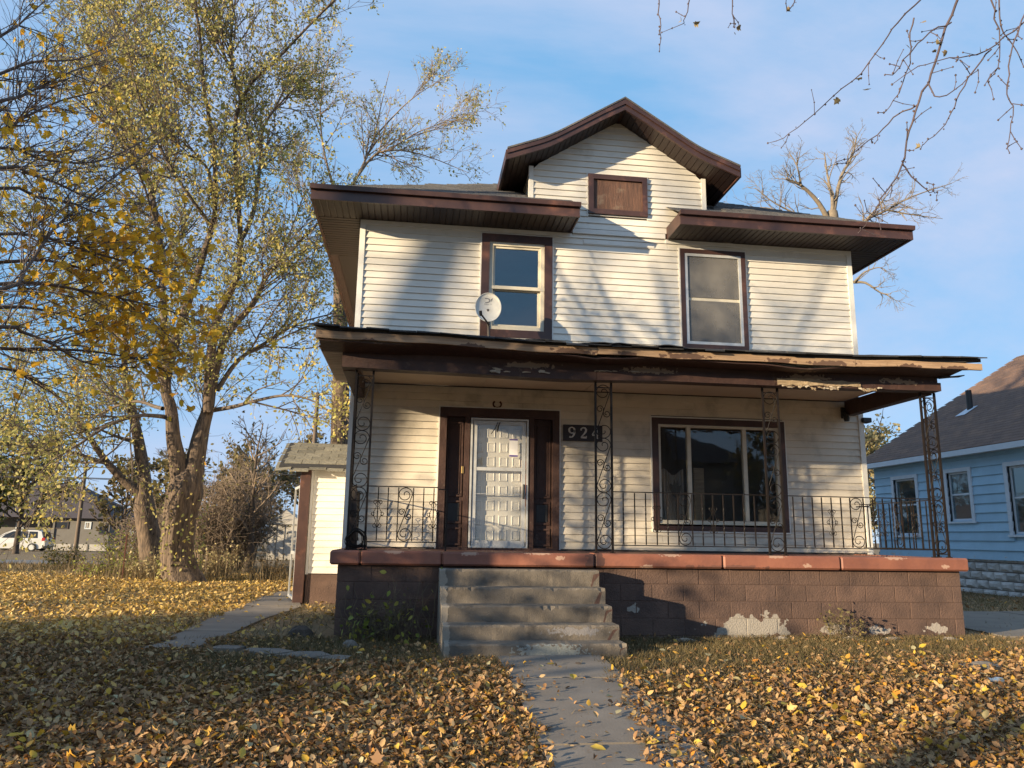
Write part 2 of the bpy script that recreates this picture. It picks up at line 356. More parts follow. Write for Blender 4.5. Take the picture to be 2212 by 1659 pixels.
K['cream'] = mat('cream_sash', (.62, .57, .45), (.52, .47, .37), scale=6, rough=.55)
K['door'] = mat('cream_door', (.72, .69, .60), (.64, .61, .53), scale=4, rough=.5)
K['reddoor'] = mat('red_brown_edge', (.28, .09, .045), (.2, .06, .03), scale=6, rough=.5)
K['brass'] = mat('brass', (.75, .5, .18), (.6, .38, .12), scale=8, rough=.3, metal=.9)
K['black'] = mat('black_plastic', (.015, .015, .016), (.02, .02, .02), rough=.5)
K['dark'] = mat('dark_room', (.10, .085, .075), (.07, .06, .055), scale=1.5, rough=.9)
K['plywood'] = mat('weathered_plywood', (.15, .075, .048), (.07, .038, .028), scale=7, rough=.8, bump=.4, stretch=(5, 1, .5), dirt=(.22, .17, .125), dscale=4, dlo=.55, dhi=.78)
K['glass'] = glass('window_glass', refl=1.9)
K['glass_big'] = glass('picture_glass', tint=(.88, .88, .86), dust=.03)
K['glass_dusty'] = glass('dusty_storm_glass', tint=(.5, .5, .5), dust=.36, dustcol=(.33, .31, .28))
K['glass_storm'] = glass('storm_door_glass', tint=(.95, .95, .95), dust=.05)
K['paper'] = mat('paper', (.72, .72, .74), (.66, .66, .68), rough=.8)
K['purple'] = mat('purple_print', (.10, .07, .28), (.08, .06, .24), rough=.8)
K['sign'] = mat('sign_board', (.022, .012, .011), (.016, .01, .01), rough=.45)
K['digit'] = mat('sign_digits', (.60, .58, .54), (.52, .5, .47), rough=.5)
K['rust'] = mat('rust', (.10, .035, .018), (.06, .022, .012), scale=20, rough=.9)
K['dish'] = mat('dish_grey', (.55, .54, .50), (.48, .47, .43), scale=4, rough=.55, dirt=(.4, .38, .33), dscale=6)
K['logo'] = mat('dish_print', (.16, .16, .17), (.14, .14, .15), rough=.6)
K['cloth'] = mat('grey_curtain', (.36, .33, .30), (.27, .25, .23), scale=5, rough=.95, stretch=(4, 1, .6))
K['soil'] = mat('lawn_soil', (.17, .11, .055), (.27, .18, .09), scale=2.6, detail=10, rough=1, bump=.9, bscale=25, dirt=(.13, .105, .05), dscale=.8, dlo=.45, dhi=.65)
K['street'] = mat('asphalt', (.17, .165, .16), (.13, .128, .125), scale=8, rough=.9)
K['bark'] = mat('maple_bark', (.19, .135, .092), (.028, .021, .018), scale=13, detail=10, rough=.95, bump=1.0, bscale=24, stretch=(1.8, 1.8, .30))
K['bark_dark'] = mat('dark_bark', (.095, .072, .055), (.045, .034, .027), scale=9, rough=.95, bump=.6, stretch=(1.4, 1.4, .5))
K['twig'] = mat('grey_twig', (.155, .12, .092), (.08, .062, .05), scale=12, rough=.9)
K['brush'] = mat('tan_brush', (.27, .205, .15), (.16, .12, .088), scale=12, rough=.9)
K['twig_near'] = mat('near_twig', (.13, .10, .082), (.085, .064, .053), scale=12, rough=.8)
K['twig_pale'] = mat('dead_wood', (.215, .175, .125), (.13, .105, .078), scale=10, rough=.9)
K['bud'] = mat('bud_twig', (.085, .058, .06), (.06, .042, .045), scale=12, rough=.7)
K['leaf_green'] = leafmat('maple_green_leaves', [(0, (.26, .28, .09)), (.4, (.43, .41, .13)), (.75, (.60, .52, .20)), (1, (.70, .54, .14))], trans=.45)
K['leaf_yellow'] = leafmat('yellow_leaves', [(0, (.80, .44, .03)), (.4, (.88, .54, .04)), (.75, (.82, .58, .08)), (1, (.72, .34, .03))], trans=.55)
K['leaf_dark'] = leafmat('dark_leaves', [(0, (.035, .05, .018)), (.5, (.06, .075, .022)), (.8, (.13, .12, .025)), (1, (.30, .19, .02))])
K['leaf_brush'] = leafmat('brush_leaves', [(0, (.12, .10, .05)), (.5, (.18, .15, .06)), (1, (.26, .20, .07))])
K['leaf_gold'] = leafmat('golden_leaves', [(0, (.46, .36, .16)), (.5, (.58, .47, .24)), (1, (.42, .38, .17))])
K['litter'] = leafmat('fallen_leaves', [(0, (.15, .078, .036)), (.2, (.29, .158, .070)), (.38, (.41, .25, .115)), (.55, (.30, .165, .080)), (.70, (.47, .30, .14)), (.83, (.56, .39, .20)), (.93, (.66, .40, .06)), (1, (.50, .20, .03))], trans=.18)
K['litter_gold'] = leafmat('fallen_gold_leaves', [(0, (.38, .23, .08)), (.35, (.60, .40, .14)), (.65, (.72, .53, .22)), (.85, (.76, .50, .09)), (1, (.34, .20, .08))], trans=.18)
K['leaf_bright'] = leafmat('bright_yellow_leaf', [(0, (.62, .42, .05)), (.5, (.66, .48, .09)), (1, (.60, .34, .03))], trans=.25)
K['leaf_pale'] = leafmat('pale_leaf', [(0, (.45, .40, .22)), (1, (.52, .45, .26))], trans=.2)
K['leaf_tan'] = leafmat('tan_leaf', [(0, (.28, .20, .10)), (1, (.38, .30, .15))], trans=.3)
for _x, _z, _w in ((1.55, 1.305, .14), (1.8, 1.25, .05), (-.2, 1.30, .10), (3.2, 1.305, .12), (4.6, 1.30, .10), (5.0, 1.19, .05), (6.2, 1.305, .14), (2.9, 1.16, .08), (6.9, 1.2, .06), (.7, 1.29, .09)): patch(K['coping'], (_x, 9.38, _z), (_w, .12, .022), (.40, .25, .18), nscale=34)
patch(K['coping'], (2.24, 9.38, 1.2), (.10, .1, .2), (.12, .055, .04), nscale=14)
patch(K['coping'], (3.9, 9.38, 1.16), (.5, .1, .03), (.15, .065, .045), nscale=9)
K['grass'] = leafmat('lawn_grass', [(0, (.085, .072, .03)), (.4, (.135, .108, .045)), (.7, (.20, .15, .07)), (1, (.28, .205, .105))], trans=.25)
K['straw'] = leafmat('dry_weed_stems', [(0, (.17, .12, .06)), (.5, (.28, .20, .10)), (1, (.11, .085, .045))], trans=.15)
K['vine'] = leafmat('vine_leaves', [(0, (.16, .22, .04)), (.5, (.32, .34, .06)), (1, (.42, .36, .08))])
K['blue'] = mat('blue_siding', (.325, .515, .66), (.285, .455, .59), scale=3, rough=.65, objvar=.05)
K['bluetrim'] = mat('white_blue_trim', (.56, .62, .68), (.5, .56, .62), scale=4, rough=.6)
K['broof'] = mat('brown_shingle', (.17, .108, .078), (.11, .07, .052), scale=30, rough=.95, bump=.4, island=[(0, (1.15, 1.1, 1.1)), (.5, (.82, .82, .85)), (1, (1.3, 1.2, 1.1))])
K['stone'] = mat('rock_face_block', (.54, .53, .51), (.40, .395, .38), scale=8, rough=.95, bump=1.0, bscale=14, objvar=.15)
K['ghouse'] = mat('grey_house_paint', (.15, .14, .125), (.13, .12, .108), scale=2, rough=.8)
K['groof'] = mat('dark_house_roof', (.075, .062, .065), (.055, .046, .05), scale=6, rough=.95)
K['van'] = mat('silver_paint', (.62, .60, .56), (.58, .56, .52), scale=1, rough=.3, metal=.3)
K['tyre'] = mat('tyre_rubber', (.02, .02, .02), (.03, .03, .03), rough=.9)
K['vanglass'] = mat('dark_car_glass', (.02, .022, .026), (.02, .022, .026), rough=.1)
K['tail'] = mat('tail_lamp', (.35, .02, .015), (.3, .02, .015), rough=.3)
K['pole'] = mat('pole_wood', (.15, .11, .08), (.10, .075, .055), scale=6, rough=.9, stretch=(3, 3, .3))
K['wire'] = mat('cable', (.05, .05, .055), (.04, .04, .045), rough=.6)
K['shed'] = mat('pale_shed', (.42, .40, .36), (.34, .32, .29), scale=3, rough=.8)
K['canblue'] = mat('blue_can', (.08, .22, .34), (.5, .52, .54), scale=30, rough=.4, metal=.4)
K['stem'] = mat('weed_stem', (.16, .12, .07), (.1, .08, .045), scale=10, rough=.9)

# ------------------------------------------------------------------ ground and paving (the setting)
def sst(a, b, t):
    t = np.clip((np.asarray(t, float) - a) / (b - a), 0, 1); return t * t * (3 - 2 * t)
def gz(x, y):
    x = np.asarray(x, float); y = np.asarray(y, float)
    z = 0.30 * sst(3.0, 8.3, y) - 0.0135 * np.clip(y - 22, 0, 50)
    return z + 0.012 * np.sin(x * 1.7 + y * .9) * np.sin(y * 1.3 - x * .4)
def gzf(x, y): return float(gz(x, y))
xs = np.concatenate([[-900, -400, -200, -110, -70], np.arange(-50, -16, 2), np.arange(-16, 18, .4), np.arange(18, 50, 2), [60, 90, 150, 300, 900]])
ys = np.concatenate([[-300, -100, -50, -25, -14, -8, -4], np.arange(-1, 26, .4), np.arange(26, 80, 2), [90, 120, 200, 400, 1200]])
X_, Y_ = np.meshgrid(xs, ys); V = np.stack([X_, Y_, gz(X_, Y_)], -1).reshape(-1, 3)
nx = len(xs); I, J = np.meshgrid(np.arange(nx - 1), np.arange(len(ys) - 1)); b0 = (J * nx + I).ravel()
tag(link('ground', mesh_uniform('ground', V, np.stack([b0, b0 + 1, b0 + nx + 1, b0 + nx], 1)), K['soil'], None, True), kind='structure')

def drape(name, poly, mt, parent, lift=.02, thick=.10):
    dense = []
    for (xa, ya_), (xb, yb_) in zip(poly, poly[1:] + poly[:1]):
        m_ = max(1, int(math.hypot(xb - xa, yb_ - ya_) / .3))
        if len(poly) != 4: m_ = 1
        dense += [(xa + (xb - xa) * t / m_, ya_ + (yb_ - ya_) * t / m_) for t in range(m_)]
    if len(poly) == 4:   # quad: ruled grid that follows the ground
        mb = MB(); A, B, C, D = [np.array(p) for p in poly]; ny = max(1, int(np.linalg.norm(D - A) / .2)); V = []
        nxx = max(1, int(np.linalg.norm(B - A) / .35))
        for j in range(ny + 1):
            for i in range(nxx + 1):
                u, v = i / nxx, j / ny; p = (A * (1 - u) + B * u) * (1 - v) + (D * (1 - u) + C * u) * v; V.append((p[0], p[1], gzf(*p) + lift))
        w_ = nxx + 1; F = [(j * w_ + i, j * w_ + i + 1, (j + 1) * w_ + i + 1, (j + 1) * w_ + i) for j in range(ny) for i in range(nxx)]
        rim = [i for i in range(w_)] + [j * w_ + nxx for j in range(1, ny + 1)] + [ny * w_ + i for i in range(nxx - 1, -1, -1)] + [j * w_ for j in range(ny - 1, 0, -1)]
        N0 = len(V); V += [(V[i][0], V[i][1], V[i][2] - thick) for i in rim]; m_ = len(rim)
        F += [(rim[k], N0 + k, N0 + (k + 1) % m_, rim[(k + 1) % m_]) for k in range(m_)]
        return mb.add(V, F).build(name, mt, parent)
    mb = MB(); n = len(poly)
    top = [(x, y, gzf(x, y) + lift) for x, y in poly]; bot = [(x, y, z - thick) for x, y, z in top]
    mb.add(top + bot, [tuple(range(n)), tuple(range(2 * n - 1, n - 1, -1))] + [(i, i + n, (i + 1) % n + n, (i + 1) % n) for i in range(n)])
    return mb.build(name, mt, parent)

rng = np.random.default_rng(7); random.seed(4)
walk = drape('front_walk', [(.86, 2.2), (2.0, 2.2), (2.0, 8.0), (.86, 8.0)], K['soil'], None, lift=.002, thick=.06)
tag(walk, kind='structure')
wy = [8.0, 6.97, 5.33, 3.7, 2.2]
for i in range(4):
    a, b = wy[i + 1] + .012, wy[i] - .012
    seg = [(.90, a), (1.95, a + .015), (1.95, b), (.90, b - .01)]
    drape('slab', seg, K['walk'], walk, lift=.030, thick=.07)
spath = drape('side_path', [(-2.72, 8.5), (-2.1, 8.5), (-2.02, 10.9), (-1.72, 13.0), (-1.5, 16.6), (-2.6, 16.6), (-2.72, 13.0), (-2.75, 10.9)], K['soil'], None, lift=.002, thick=.05)
tag(spath, kind='structure')
for q in ([(-2.68, 8.56), (-2.14, 8.56), (-2.08, 10.0), (-2.70, 10.05)], [(-2.70, 10.08), (-2.08, 10.03), (-1.98, 11.6), (-2.72, 11.7)],
          [(-2.72, 11.74), (-1.98, 11.64), (-1.76, 13.3), (-2.70, 13.4)], [(-2.70, 13.44), (-1.76, 13.34), (-2.05, 14.9), (-2.72, 14.9)], [(-2.72, 14.94), (-2.1, 14.94), (-2.1, 16.5), (-2.62, 16.5)]):
    drape('slab', q, K['walk'], spath, lift=.028, thick=.06)
flags = drape('flagstone_path', [(-2.06, 8.75), (-2.0, 8.2), (-.6, 7.65), (-.5, 8.2)], K['soil'], None, lift=.002, thick=.04)
tag(flags, kind='structure')
for q in ([(-2.02, 8.45), (-1.72, 8.38), (-1.66, 8.62), (-1.95, 8.70)], [(-1.64, 8.28), (-1.32, 8.02), (-1.12, 8.22), (-1.30, 8.42), (-1.60, 8.46)],
          [(-1.26, 7.98), (-.92, 7.85), (-.74, 8.02), (-.86, 8.24), (-1.08, 8.22)], [(-.86, 7.84), (-.60, 7.76), (-.54, 7.98), (-.70, 8.04)]):
    drape('flagstone', q, K['walk'], flags, lift=.032, thick=.05)
dv = drape('driveway', [(7.7, 9.4), (12.5, 9.4), (12.5, 13.2), (9.2, 13.0), (7.9, 11.6)], K['soil'], None, lift=.002, thick=.06); tag(dv, kind='structure')
drape('slab', [(7.75, 9.5), (10.4, 9.5), (10.4, 12.9), (9.25, 12.9), (8.0, 11.6)], K['walk'], dv, lift=.02, thick=.07)
drape('slab', [(10.43, 9.5), (12.4, 9.5), (12.4, 13.1), (10.43, 12.95)], K['walk'], dv, lift=.02, thick=.07)
st = [(x, 32.0) for x in np.arange(-90, -7.9, 4)] + [(x, 37.6) for x in np.arange(-9, -90.1, -4)]
V = [(x, 32.0 + j * 1.4, gzf(x, 32 + j * 1.4) + .03) for j in range(5) for x in np.arange(-90, -7, 4)]; n4 = len(np.arange(-90, -7, 4))
mbs = MB(); mbs.add(V, [(j * n4 + i, j * n4 + i + 1, (j + 1) * n4 + i + 1, (j + 1) * n4 + i) for j in range(4) for i in range(n4 - 1)])
tag(mbs.build('street', K['street']), kind='structure')

# ------------------------------------------------------------------ the main house
HX0, HX1, HY0, HY1 = -1.0, 7.28, 11.6, 20.1
house = thing('main_house', (3.14, 15.8, .3), 'two storey white sided house with brown trim, front dormer and sagging front porch', 'house')

OP_UP = [(.93, 2.08, 4.575, 6.295), (4.235, 5.365, 4.54, 6.25)]
OP_LO = [(.355, 2.205, 1.0, 3.43), (3.69, 5.895, 1.625, 3.385)]
OP_DO = [(2.68, 3.685, 6.755, 7.46)]

def holes_wall(mb, x0, x1, z0, z1, holes, y0, y1, inset=.05):
    hs = [(a + inset, b - inset, c + inset, d - inset) for a, b, c, d in holes]
    xb = sorted({x0, x1, *[h[0] for h in hs], *[h[1] for h in hs]})
    for a, b in zip(xb[:-1], xb[1:]):
        m = (a + b) / 2; zz = sorted([(h[2], h[3]) for h in hs if h[0] < m < h[1]]); z = z0
        for c, d in zz:
            if c > z: mb.box(a, b, y0, y1, z, c)
            z = max(z, d)
        if z < z1: mb.box(a, b, y0, y1, z, z1)

fwall = MB(); holes_wall(fwall, HX0 + .02, HX1 - .02, .3, 6.42, OP_UP + OP_LO, 11.605, 11.75)
fwall = fwall.build('front_wall', K['dark'], house)
dwall = MB(); holes_wall(dwall, 1.72, 4.68, 6.425, 7.50, OP_DO, 11.60, 11.72)
dwall.prism([(1.72, 7.50), (4.68, 7.50), (3.2, 8.42)], 11.60, 11.72)
dwall = dwall.build('dormer_wall', K['dark'], house)

def board(x0b, x1b, x0t, x1t, z0, z1, Y, mt, parent, proud=.021, name='siding_board'):
    mb = MB(); y1 = Y - .001
    mb.hexa([(x0b, Y - proud, z0), (x1b, Y - proud, z0), (x1b, y1, z0), (x0b, y1, z0), (x0t, Y - .004, z1), (x1t, Y - .004, z1), (x1t, y1, z1), (x0t, y1, z1)])
    return mb.build(name, mt, parent)

def siding(parent, z0, z1, step, xf, openings, Y, mt, joints=None):
    z = z0; i = 0
    while z < z1 - .02:
        zt = min(z + step, z1)
        a0, b0_ = xf(z); a1, b1 = xf(zt)
        cuts = sorted([(o[0], o[1]) for o in openings if min(zt, o[3]) - max(z, o[2]) > .3 * step])
        ivs = []; x = min(a0, a1)
        for c, d in cuts:
            if c > x + .02: ivs.append((x, c))
            x = max(x, d)
        if max(b0_, b1) > x + .02: ivs.append((x, max(b0_, b1)))
        fin = []
        for p, q in ivs:
            if joints and q - p > 3.0:
                j = p + (q - p) * random.uniform(.3, .7); fin += [(p, j + .0), (j + .004, q)]
            else: fin.append((p, q))
        for p, q in fin:
            xb0, xt0 = max(p, a0), max(p, a1); xb1, xt1 = min(q, b0_), min(q, b1)
            board(xb0, xb1, xt0, xt1, z, zt, Y, mt, parent, proud=.0245 + .003 * random.random())
        z += step; i += 1

siding(fwall, 4.25, 6.40, .1095, lambda z: (HX0 + .06, HX1 - .06), OP_UP, 11.6, K['siding'], joints=True)
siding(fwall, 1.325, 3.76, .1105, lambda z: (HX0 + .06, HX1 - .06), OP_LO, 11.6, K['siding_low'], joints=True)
def gab(z):
    h = 1.46 if z < 7.52 else max(.02, 1.46 * (8.47 - z) / .95)
    return 3.2 - h, 3.2 + h
siding(dwall, 6.49, 8.44, .1095, gab, OP_DO, 11.575, K['siding'])
MB().box(2.42, 3.99, 11.555, 11.60, 6.405, 6.485).build('flashing_strip', K['white'], house)
MB().box(2.6, 3.80, 11.567, 11.578, 6.235, 6.31).build('siding_patch', K['white'], house)
# corner posts, dormer corners, frieze
for x0, x1 in ((HX0 - .01, HX0 + .075), (HX1 - .075, HX1 + .01)):
    MB().box(x0, x1, 11.565, 11.66, .55 if x0 > 0 else .55, 3.77).build('corner_trim', K['white'], house)
    MB().box(x0, x1, 11.565, 11.66, 4.1, 6.40).build('corner_trim', K['white'], house)
for x0 in (1.68, 4.645):
    MB().box(x0, x0 + .075, 11.545, 11.62, 6.44, 7.53).build('corner_trim', K['white'], house)
for a, b in ((HX0 + .07, 2.40), (4.0, HX1 - .07)):
    MB().box(a, b, 11.568, 11.60, 6.33, 6.40).build('frieze_trim', K['white'], house)
# side and rear walls with their courses
for x0, x1, sgn in ((HX0, HX0 + .12, -1), (HX1 - .12, HX1, 1)):
    wl = MB().box(x0, x1, 11.76, HY1, .3, 6.42).build('side_wall', K['dark'], house)
    xf_ = HX0 if sgn < 0 else HX1
    mb = MB(); pr, pt = xf_ + sgn * .02, xf_ + sgn * .004
    pts = [(pr, 11.67, 0), (pr, HY1, 0), (xf_ + sgn * .001, HY1, 0), (xf_ + sgn * .001, 11.67, 0), (pt, 11.67, .1095), (pt, HY1, .1095), (xf_ + sgn * .001, HY1, .1095), (xf_ + sgn * .001, 11.67, .1095)]
    mb.hexa(pts); bd = mb.build('siding_board', K['siding'], wl); bd.location.z = .8
    for i in range(1, 51): dup(bd, (0, 0, .8 + i * .1095))
MB().box(HX0 + .12, HX1 - .12, HY1 - .15, HY1 - .001, .3, 6.42).build('rear_wall', K['siding'], house)
for z in (1.22, 4.0): MB().box(HX0 + .13, HX1 - .13, 11.76, HY1 - .16, z - .1, z).build('interior_floor', K['dark'], house)
MB().box(HX0 + .13, HX1 - .13, 14.2, 14.3, 1.23, 6.40).build('interior_wall', K['dark'], house)
MB().box(2.9, 3.0, 11.76, 14.19, 1.23, 6.40).build('interior_wall', K['dark'], house)
MB().box(HX0 + .13, HX1 - .13, 11.76, HY1 - .16, 6.43, 6.5).build('attic_floor', K['dark'], house)

# ---- main hip roof
EX0, EX1, EY0, EY1, EZ, PT = -1.7, 7.98, 10.9, 20.8, 6.60, .57
hw = (EX1 - EX0) / 2; cxr = (EX0 + EX1) / 2; ya, yb = EY0 + hw, EY1 - hw; za = EZ + PT * hw
def rz(y): return EZ + PT * (y - EY0)
roof = MB()
roof.add([(EX0, EY0, EZ), (2.39, EY0, EZ), (2.39, 11.62, rz(11.62)), (4.01, 11.62, rz(11.62)), (4.01, EY0, EZ), (EX1, EY0, EZ), (EX1, EY1, EZ), (EX0, EY1, EZ), (cxr, ya, za), (cxr, yb, za)],
         [(0, 1, 2, 3, 4, 5, 8), (5, 6, 9, 8), (6, 7, 9), (7, 0, 8, 9)])
roof = roof.build('roof', K['roof'], house)
mb = MB(); rows = 0
y = EY0 - .03
while y < 15.4:
    lo = EX0 + (y - EY0); hi = EX1 - (y - EY0); x = lo + random.uniform(0, .3)
    while x < hi - .05:
        wd = random.choice((.28, .31, .34)); xe = min(x + wd - .008, hi)
        if not (1.5 < (x + xe) / 2 < 4.9 and y > 11.2) and not (2.3 < (x + xe) / 2 < 4.1 and y < 11.5):
            t = .016 + random.uniform(0, .012); e = y + .21
            mb.hexa([(x, y, rz(y) + .001), (xe, y, rz(y) + .001), (xe, e, rz(e) + .001), (x, e, rz(e) + .001), (x, y, rz(y) + t), (xe, y, rz(y) + t), (xe, e, rz(e) + .004), (x, e, rz(e) + .004)])
        x += wd
    y += .125
tag(mb.build('shingle_courses', K['roof'], roof), kind='stuff')

# ---- eaves: fascia and soffit slats
def slat_row(name_parent, mt, fix, a, b, s0, s1, z, step, axis):
    """thin soffit slats; axis 'y' = each slat runs along y, spread along x"""
    first = None; p = a
    while p < b - .03:
        off = p - a
        if first is None:
            mb = MB()
            if axis == 'y': mb.cbox(a + .006, a + step - .006, s0, s1, z, z + .016, .004)
            else: mb.cbox(s0, s1, a + .006, a + step - .006, z, z + .016, .004)
            first = mb.build('soffit_slat', mt, name_parent)
        else:
            dup(first, (off, 0, 0) if axis == 'y' else (0, off, 0), name_parent)
        p += step
def fascia_front(x0, x1):
    mb = MB(); mb.box(x0, x1, EY0 - .02, EY0 + .02, 6.385, 6.53)
    mb.prism([(EY0 - .075, 6.535), (EY0 + .02, 6.535), (EY0 + .02, 6.60), (EY0 - .085, 6.605)], x0 - .01, x1 + .01, 'x')
    return mb.build('fascia', K['brown'], house)
f1 = fascia_front(EX0, 2.39); f2 = fascia_front(4.01, EX1)
for f, a, b in ((f1, EX0 + .03, 2.36), (f2, 4.04, EX1 - .03)):
    MB().box(a, b, EY0 + .022, 11.555, 6.42, 6.44).build('soffit_backing', K['brown'], f)
    slat_row(f, K['soffit'], None, a, b, EY0 + .022, 11.555, 6.402, .1, 'y')
for x, f, xi in ((2.37, f1, 2.39), (4.01, f2, 4.01)):
    MB().box(x, x + .02, EY0 + .022, 11.55, 6.385, 6.60).build('end_fascia', K['brown'], f)
for x0, x1, xa, xb in ((EX0, EX0 + .04, EX0 + .042, HX0 - .022), (EX1 - .04, EX1, HX1 + .022, EX1 - .042)):
    sf = MB().box(x0, x1, EY0 + .022, EY1, 6.385, 6.598).build('side_fascia', K['brown'], house)
    slat_row(sf, K['soffit'], None, 11.56, 13.26, xa, xb, 6.402, .1, 'x')
    MB().box(xa, xb, 11.56, EY1 - .02, 6.425, 6.44).build('soffit_backing', K['brown_old'], sf)
    MB().box(xa + .15, xb, 13.28, EY1 - .02, 6.408, 6.424).build('bare_soffit_board', K['soffit'], sf)
MB().box(EX0, EX1, EY1 - .04, EY1 - .001, 6.385, 6.598).build('rear_fascia', K['brown'], house)

# ---- dormer roof with flared eaves
def rl(dx):   # roof line height over distance from the ridge
    dx = abs(dx)
    if dx < 1.05: return 8.64 - .635 * dx
    if dx < 1.45:
        t = (dx - 1.05) / .4; return 8.64 - .635 * 1.05 - (.635 * t - .5 * .245 * t * t) * .4
    return 8.64 - .635 * 1.05 - (.635 - .1225) * .4 - .39 * (dx - 1.45)
DXS = [0, .35, .7, 1.05, 1.15, 1.25, 1.35, 1.45, 1.7, 1.94]
droof = MB()
for s in (-1, 1):
    for a, b in zip(DXS[:-1], DXS[1:]):
        xa, xb = 3.2 + s * a, 3.2 + s * b
        q = [(xa, 11.06, rl(a) - .03), (xb, 11.06, rl(b) - .03), (xb, 14.7, rl(b) - .03), (xa, 14.7, rl(a) - .03), (xa, 11.06, rl(a)), (xb, 11.06, rl(b)), (xb, 14.7, rl(b)), (xa, 14.7, rl(a))]
        droof.hexa(q if s > 0 else [q[1], q[0], q[3], q[2], q[5], q[4], q[7], q[6]])
droof = droof.build('dormer_roof', K['roof'], house)
for s in (-1, 1):
    rk = MB()
    for y0, y1, za_, zb_ in ((11.09, 11.13, .035, .20), (11.07, 11.09, .032, .105)):
        for a, b in zip(DXS[:-1], DXS[1:]):
            xa, xb = 3.2 + s * a, 3.2 + s * b
            k0 = zb_ + .0; q = [(xa, y0, rl(a) - k0 - (.02 if a == 0 else 0)), (xb, y0, rl(b) - k0), (xb, y1, rl(b) - k0), (xa, y1, rl(a) - k0 - (.02 if a == 0 else 0)), (xa, y0, rl(a) - za_), (xb, y0, rl(b) - za_), (xb, y1, rl(b) - za_), (xa, y1, rl(a) - za_)]
            rk.hexa(q if s > 0 else [q[1], q[0], q[3], q[2], q[5], q[4], q[7], q[6]])
    rk.box(3.2 + s * 1.94 - .02, 3.2 + s * 1.94 + .02, 11.1, 12.9, rl(1.94) - .2, rl(1.94) - .031)
    rk = rk.build('rake_fascia', K['brown'], house)
    d_ = .03
    while d_ < 1.88:
        e_ = d_ + .082; y1 = 11.548 if d_ < 1.44 else 12.6
        mb = MB(); xa, xb = 3.2 + s * d_, 3.2 + s * e_
        q = [(xa, 11.132, rl(d_) - .185), (xb, 11.132, rl(e_) - .185), (xb, y1, rl(e_) - .185), (xa, y1, rl(d_) - .185)]
        q = q + [(a, b, c + .014) for a, b, c in q]
        mb.hexa(q if s > 0 else [q[1], q[0], q[3], q[2], q[5], q[4], q[7], q[6]]).build('soffit_slat', K['soffit'], rk)
        d_ += .094
    mb = MB()
    for a, b in zip(DXS[:-1], DXS[1:]):
        xa, xb = 3.2 + s * a, 3.2 + s * b
        q = [(xa, 11.132, rl(a) - .165), (xb, 11.132, rl(b) - .165), (xb, 12.7, rl(b) - .165), (xa, 12.7, rl(a) - .165)]; q = q + [(p, r_, c + .01) for p, r_, c in q]
        mb.hexa(q if s > 0 else [q[1], q[0], q[3], q[2], q[5], q[4], q[7], q[6]])
    mb.build('soffit_backing', K['brown'], rk)
    # dormer cheeks
    xs_ = 1.72 if s < 0 else 4.58
    ck = MB().box(xs_, xs_ + .1, 11.73, 13.3, 6.9, 7.56).build('dormer_cheek', K['siding'], house)

# ---- windows
def casing(name, x0, x1, z0, z1, t, mt=K['brown'], y0=11.545, y1=11.64):
    o = MB().frame(x0, x1, z0, z1, t, y0, y1).build(name, mt, house)
    MB().frame(x0 - .022, x1 + .022, z0 - .022, z1 + .022, .02, 11.556, 11.60).build('edge_trim', K['white'], o)
    return o
w1 = casing('window', .93, 2.08, 4.575, 6.295, .125)
mb = MB().frame(1.057, 1.953, 4.702, 6.168, .06, 11.575, 11.66); mb.build('outer_frame', K['cream'], w1)
MB().frame(1.118, 1.892, 5.405, 6.107, .035, 11.60, 11.635).build('upper_sash', K['cream'], w1)
MB().frame(1.118, 1.892, 4.763, 5.40, .04, 11.63, 11.665).build('lower_sash', K['cream'], w1)
MB().box(1.05, 1.955, 11.57, 11.60, 5.375, 5.425).build('meeting_rail', K['cream'], w1)
MB().box(1.15, 1.86, 11.615, 11.62, 5.44, 6.075).build('pane', K['glass'], w1)
MB().box(1.155, 1.855, 11.645, 11.65, 4.80, 5.365).build('pane', K['glass'], w1)
w2 = casing('window', 4.235, 5.365, 4.54, 6.25, .075)
MB().frame(4.312, 5.288, 4.617, 6.173, .045, 11.55, 11.60).build('storm_frame', K['alum'], w2)
MB().frame(4.358, 5.242, 4.663, 6.127, .05, 11.61, 11.655).build('outer_frame', K['cream'], w2)
MB().box(4.36, 5.24, 11.585, 11.608, 5.365, 5.42).build('meeting_rail', K['cream'], w2)
MB().box(4.358, 5.242, 11.572, 11.577, 4.663, 5.365).build('pane', K['glass_dusty'], w2)
MB().box(4.358, 5.242, 11.572, 11.577, 5.42, 6.127).build('pane', K['glass_dusty'], w2)
MB().box(4.41, 5.19, 11.67, 11.68, 4.72, 6.07).build('blind', K['cloth'], w2)
w3 = casing('dormer_window', 2.68, 3.685, 6.755, 7.46, .085, y0=11.515, y1=11.58)
MB().box(2.767, 3.598, 11.55, 11.57, 6.842, 7.373).build('plywood_panel', K['plywood'], w3)
w4 = casing('picture_window', 3.69, 5.895, 1.625, 3.385, .10, mt=K['brown'])
mb = MB().frame(3.792, 5.793, 1.727, 3.283, .04, 11.57, 11.66, .06)
for x in (4.30, 5.225): mb.box(x - .03, x + .03, 11.575, 11.655, 1.79, 3.243)
mb.build('window_frame', K['cream'], w4)
for a, b in ((3.835, 4.268), (4.332, 5.193), (5.257, 5.75)):
    MB().box(a, b, 11.612, 11.617, 1.79, 3.24).build('pane', K['glass_big'], w4)
MB().box(3.78, 5.80, 11.545, 11.575, 1.70, 1.735).build('sill', K['cream'], w4)

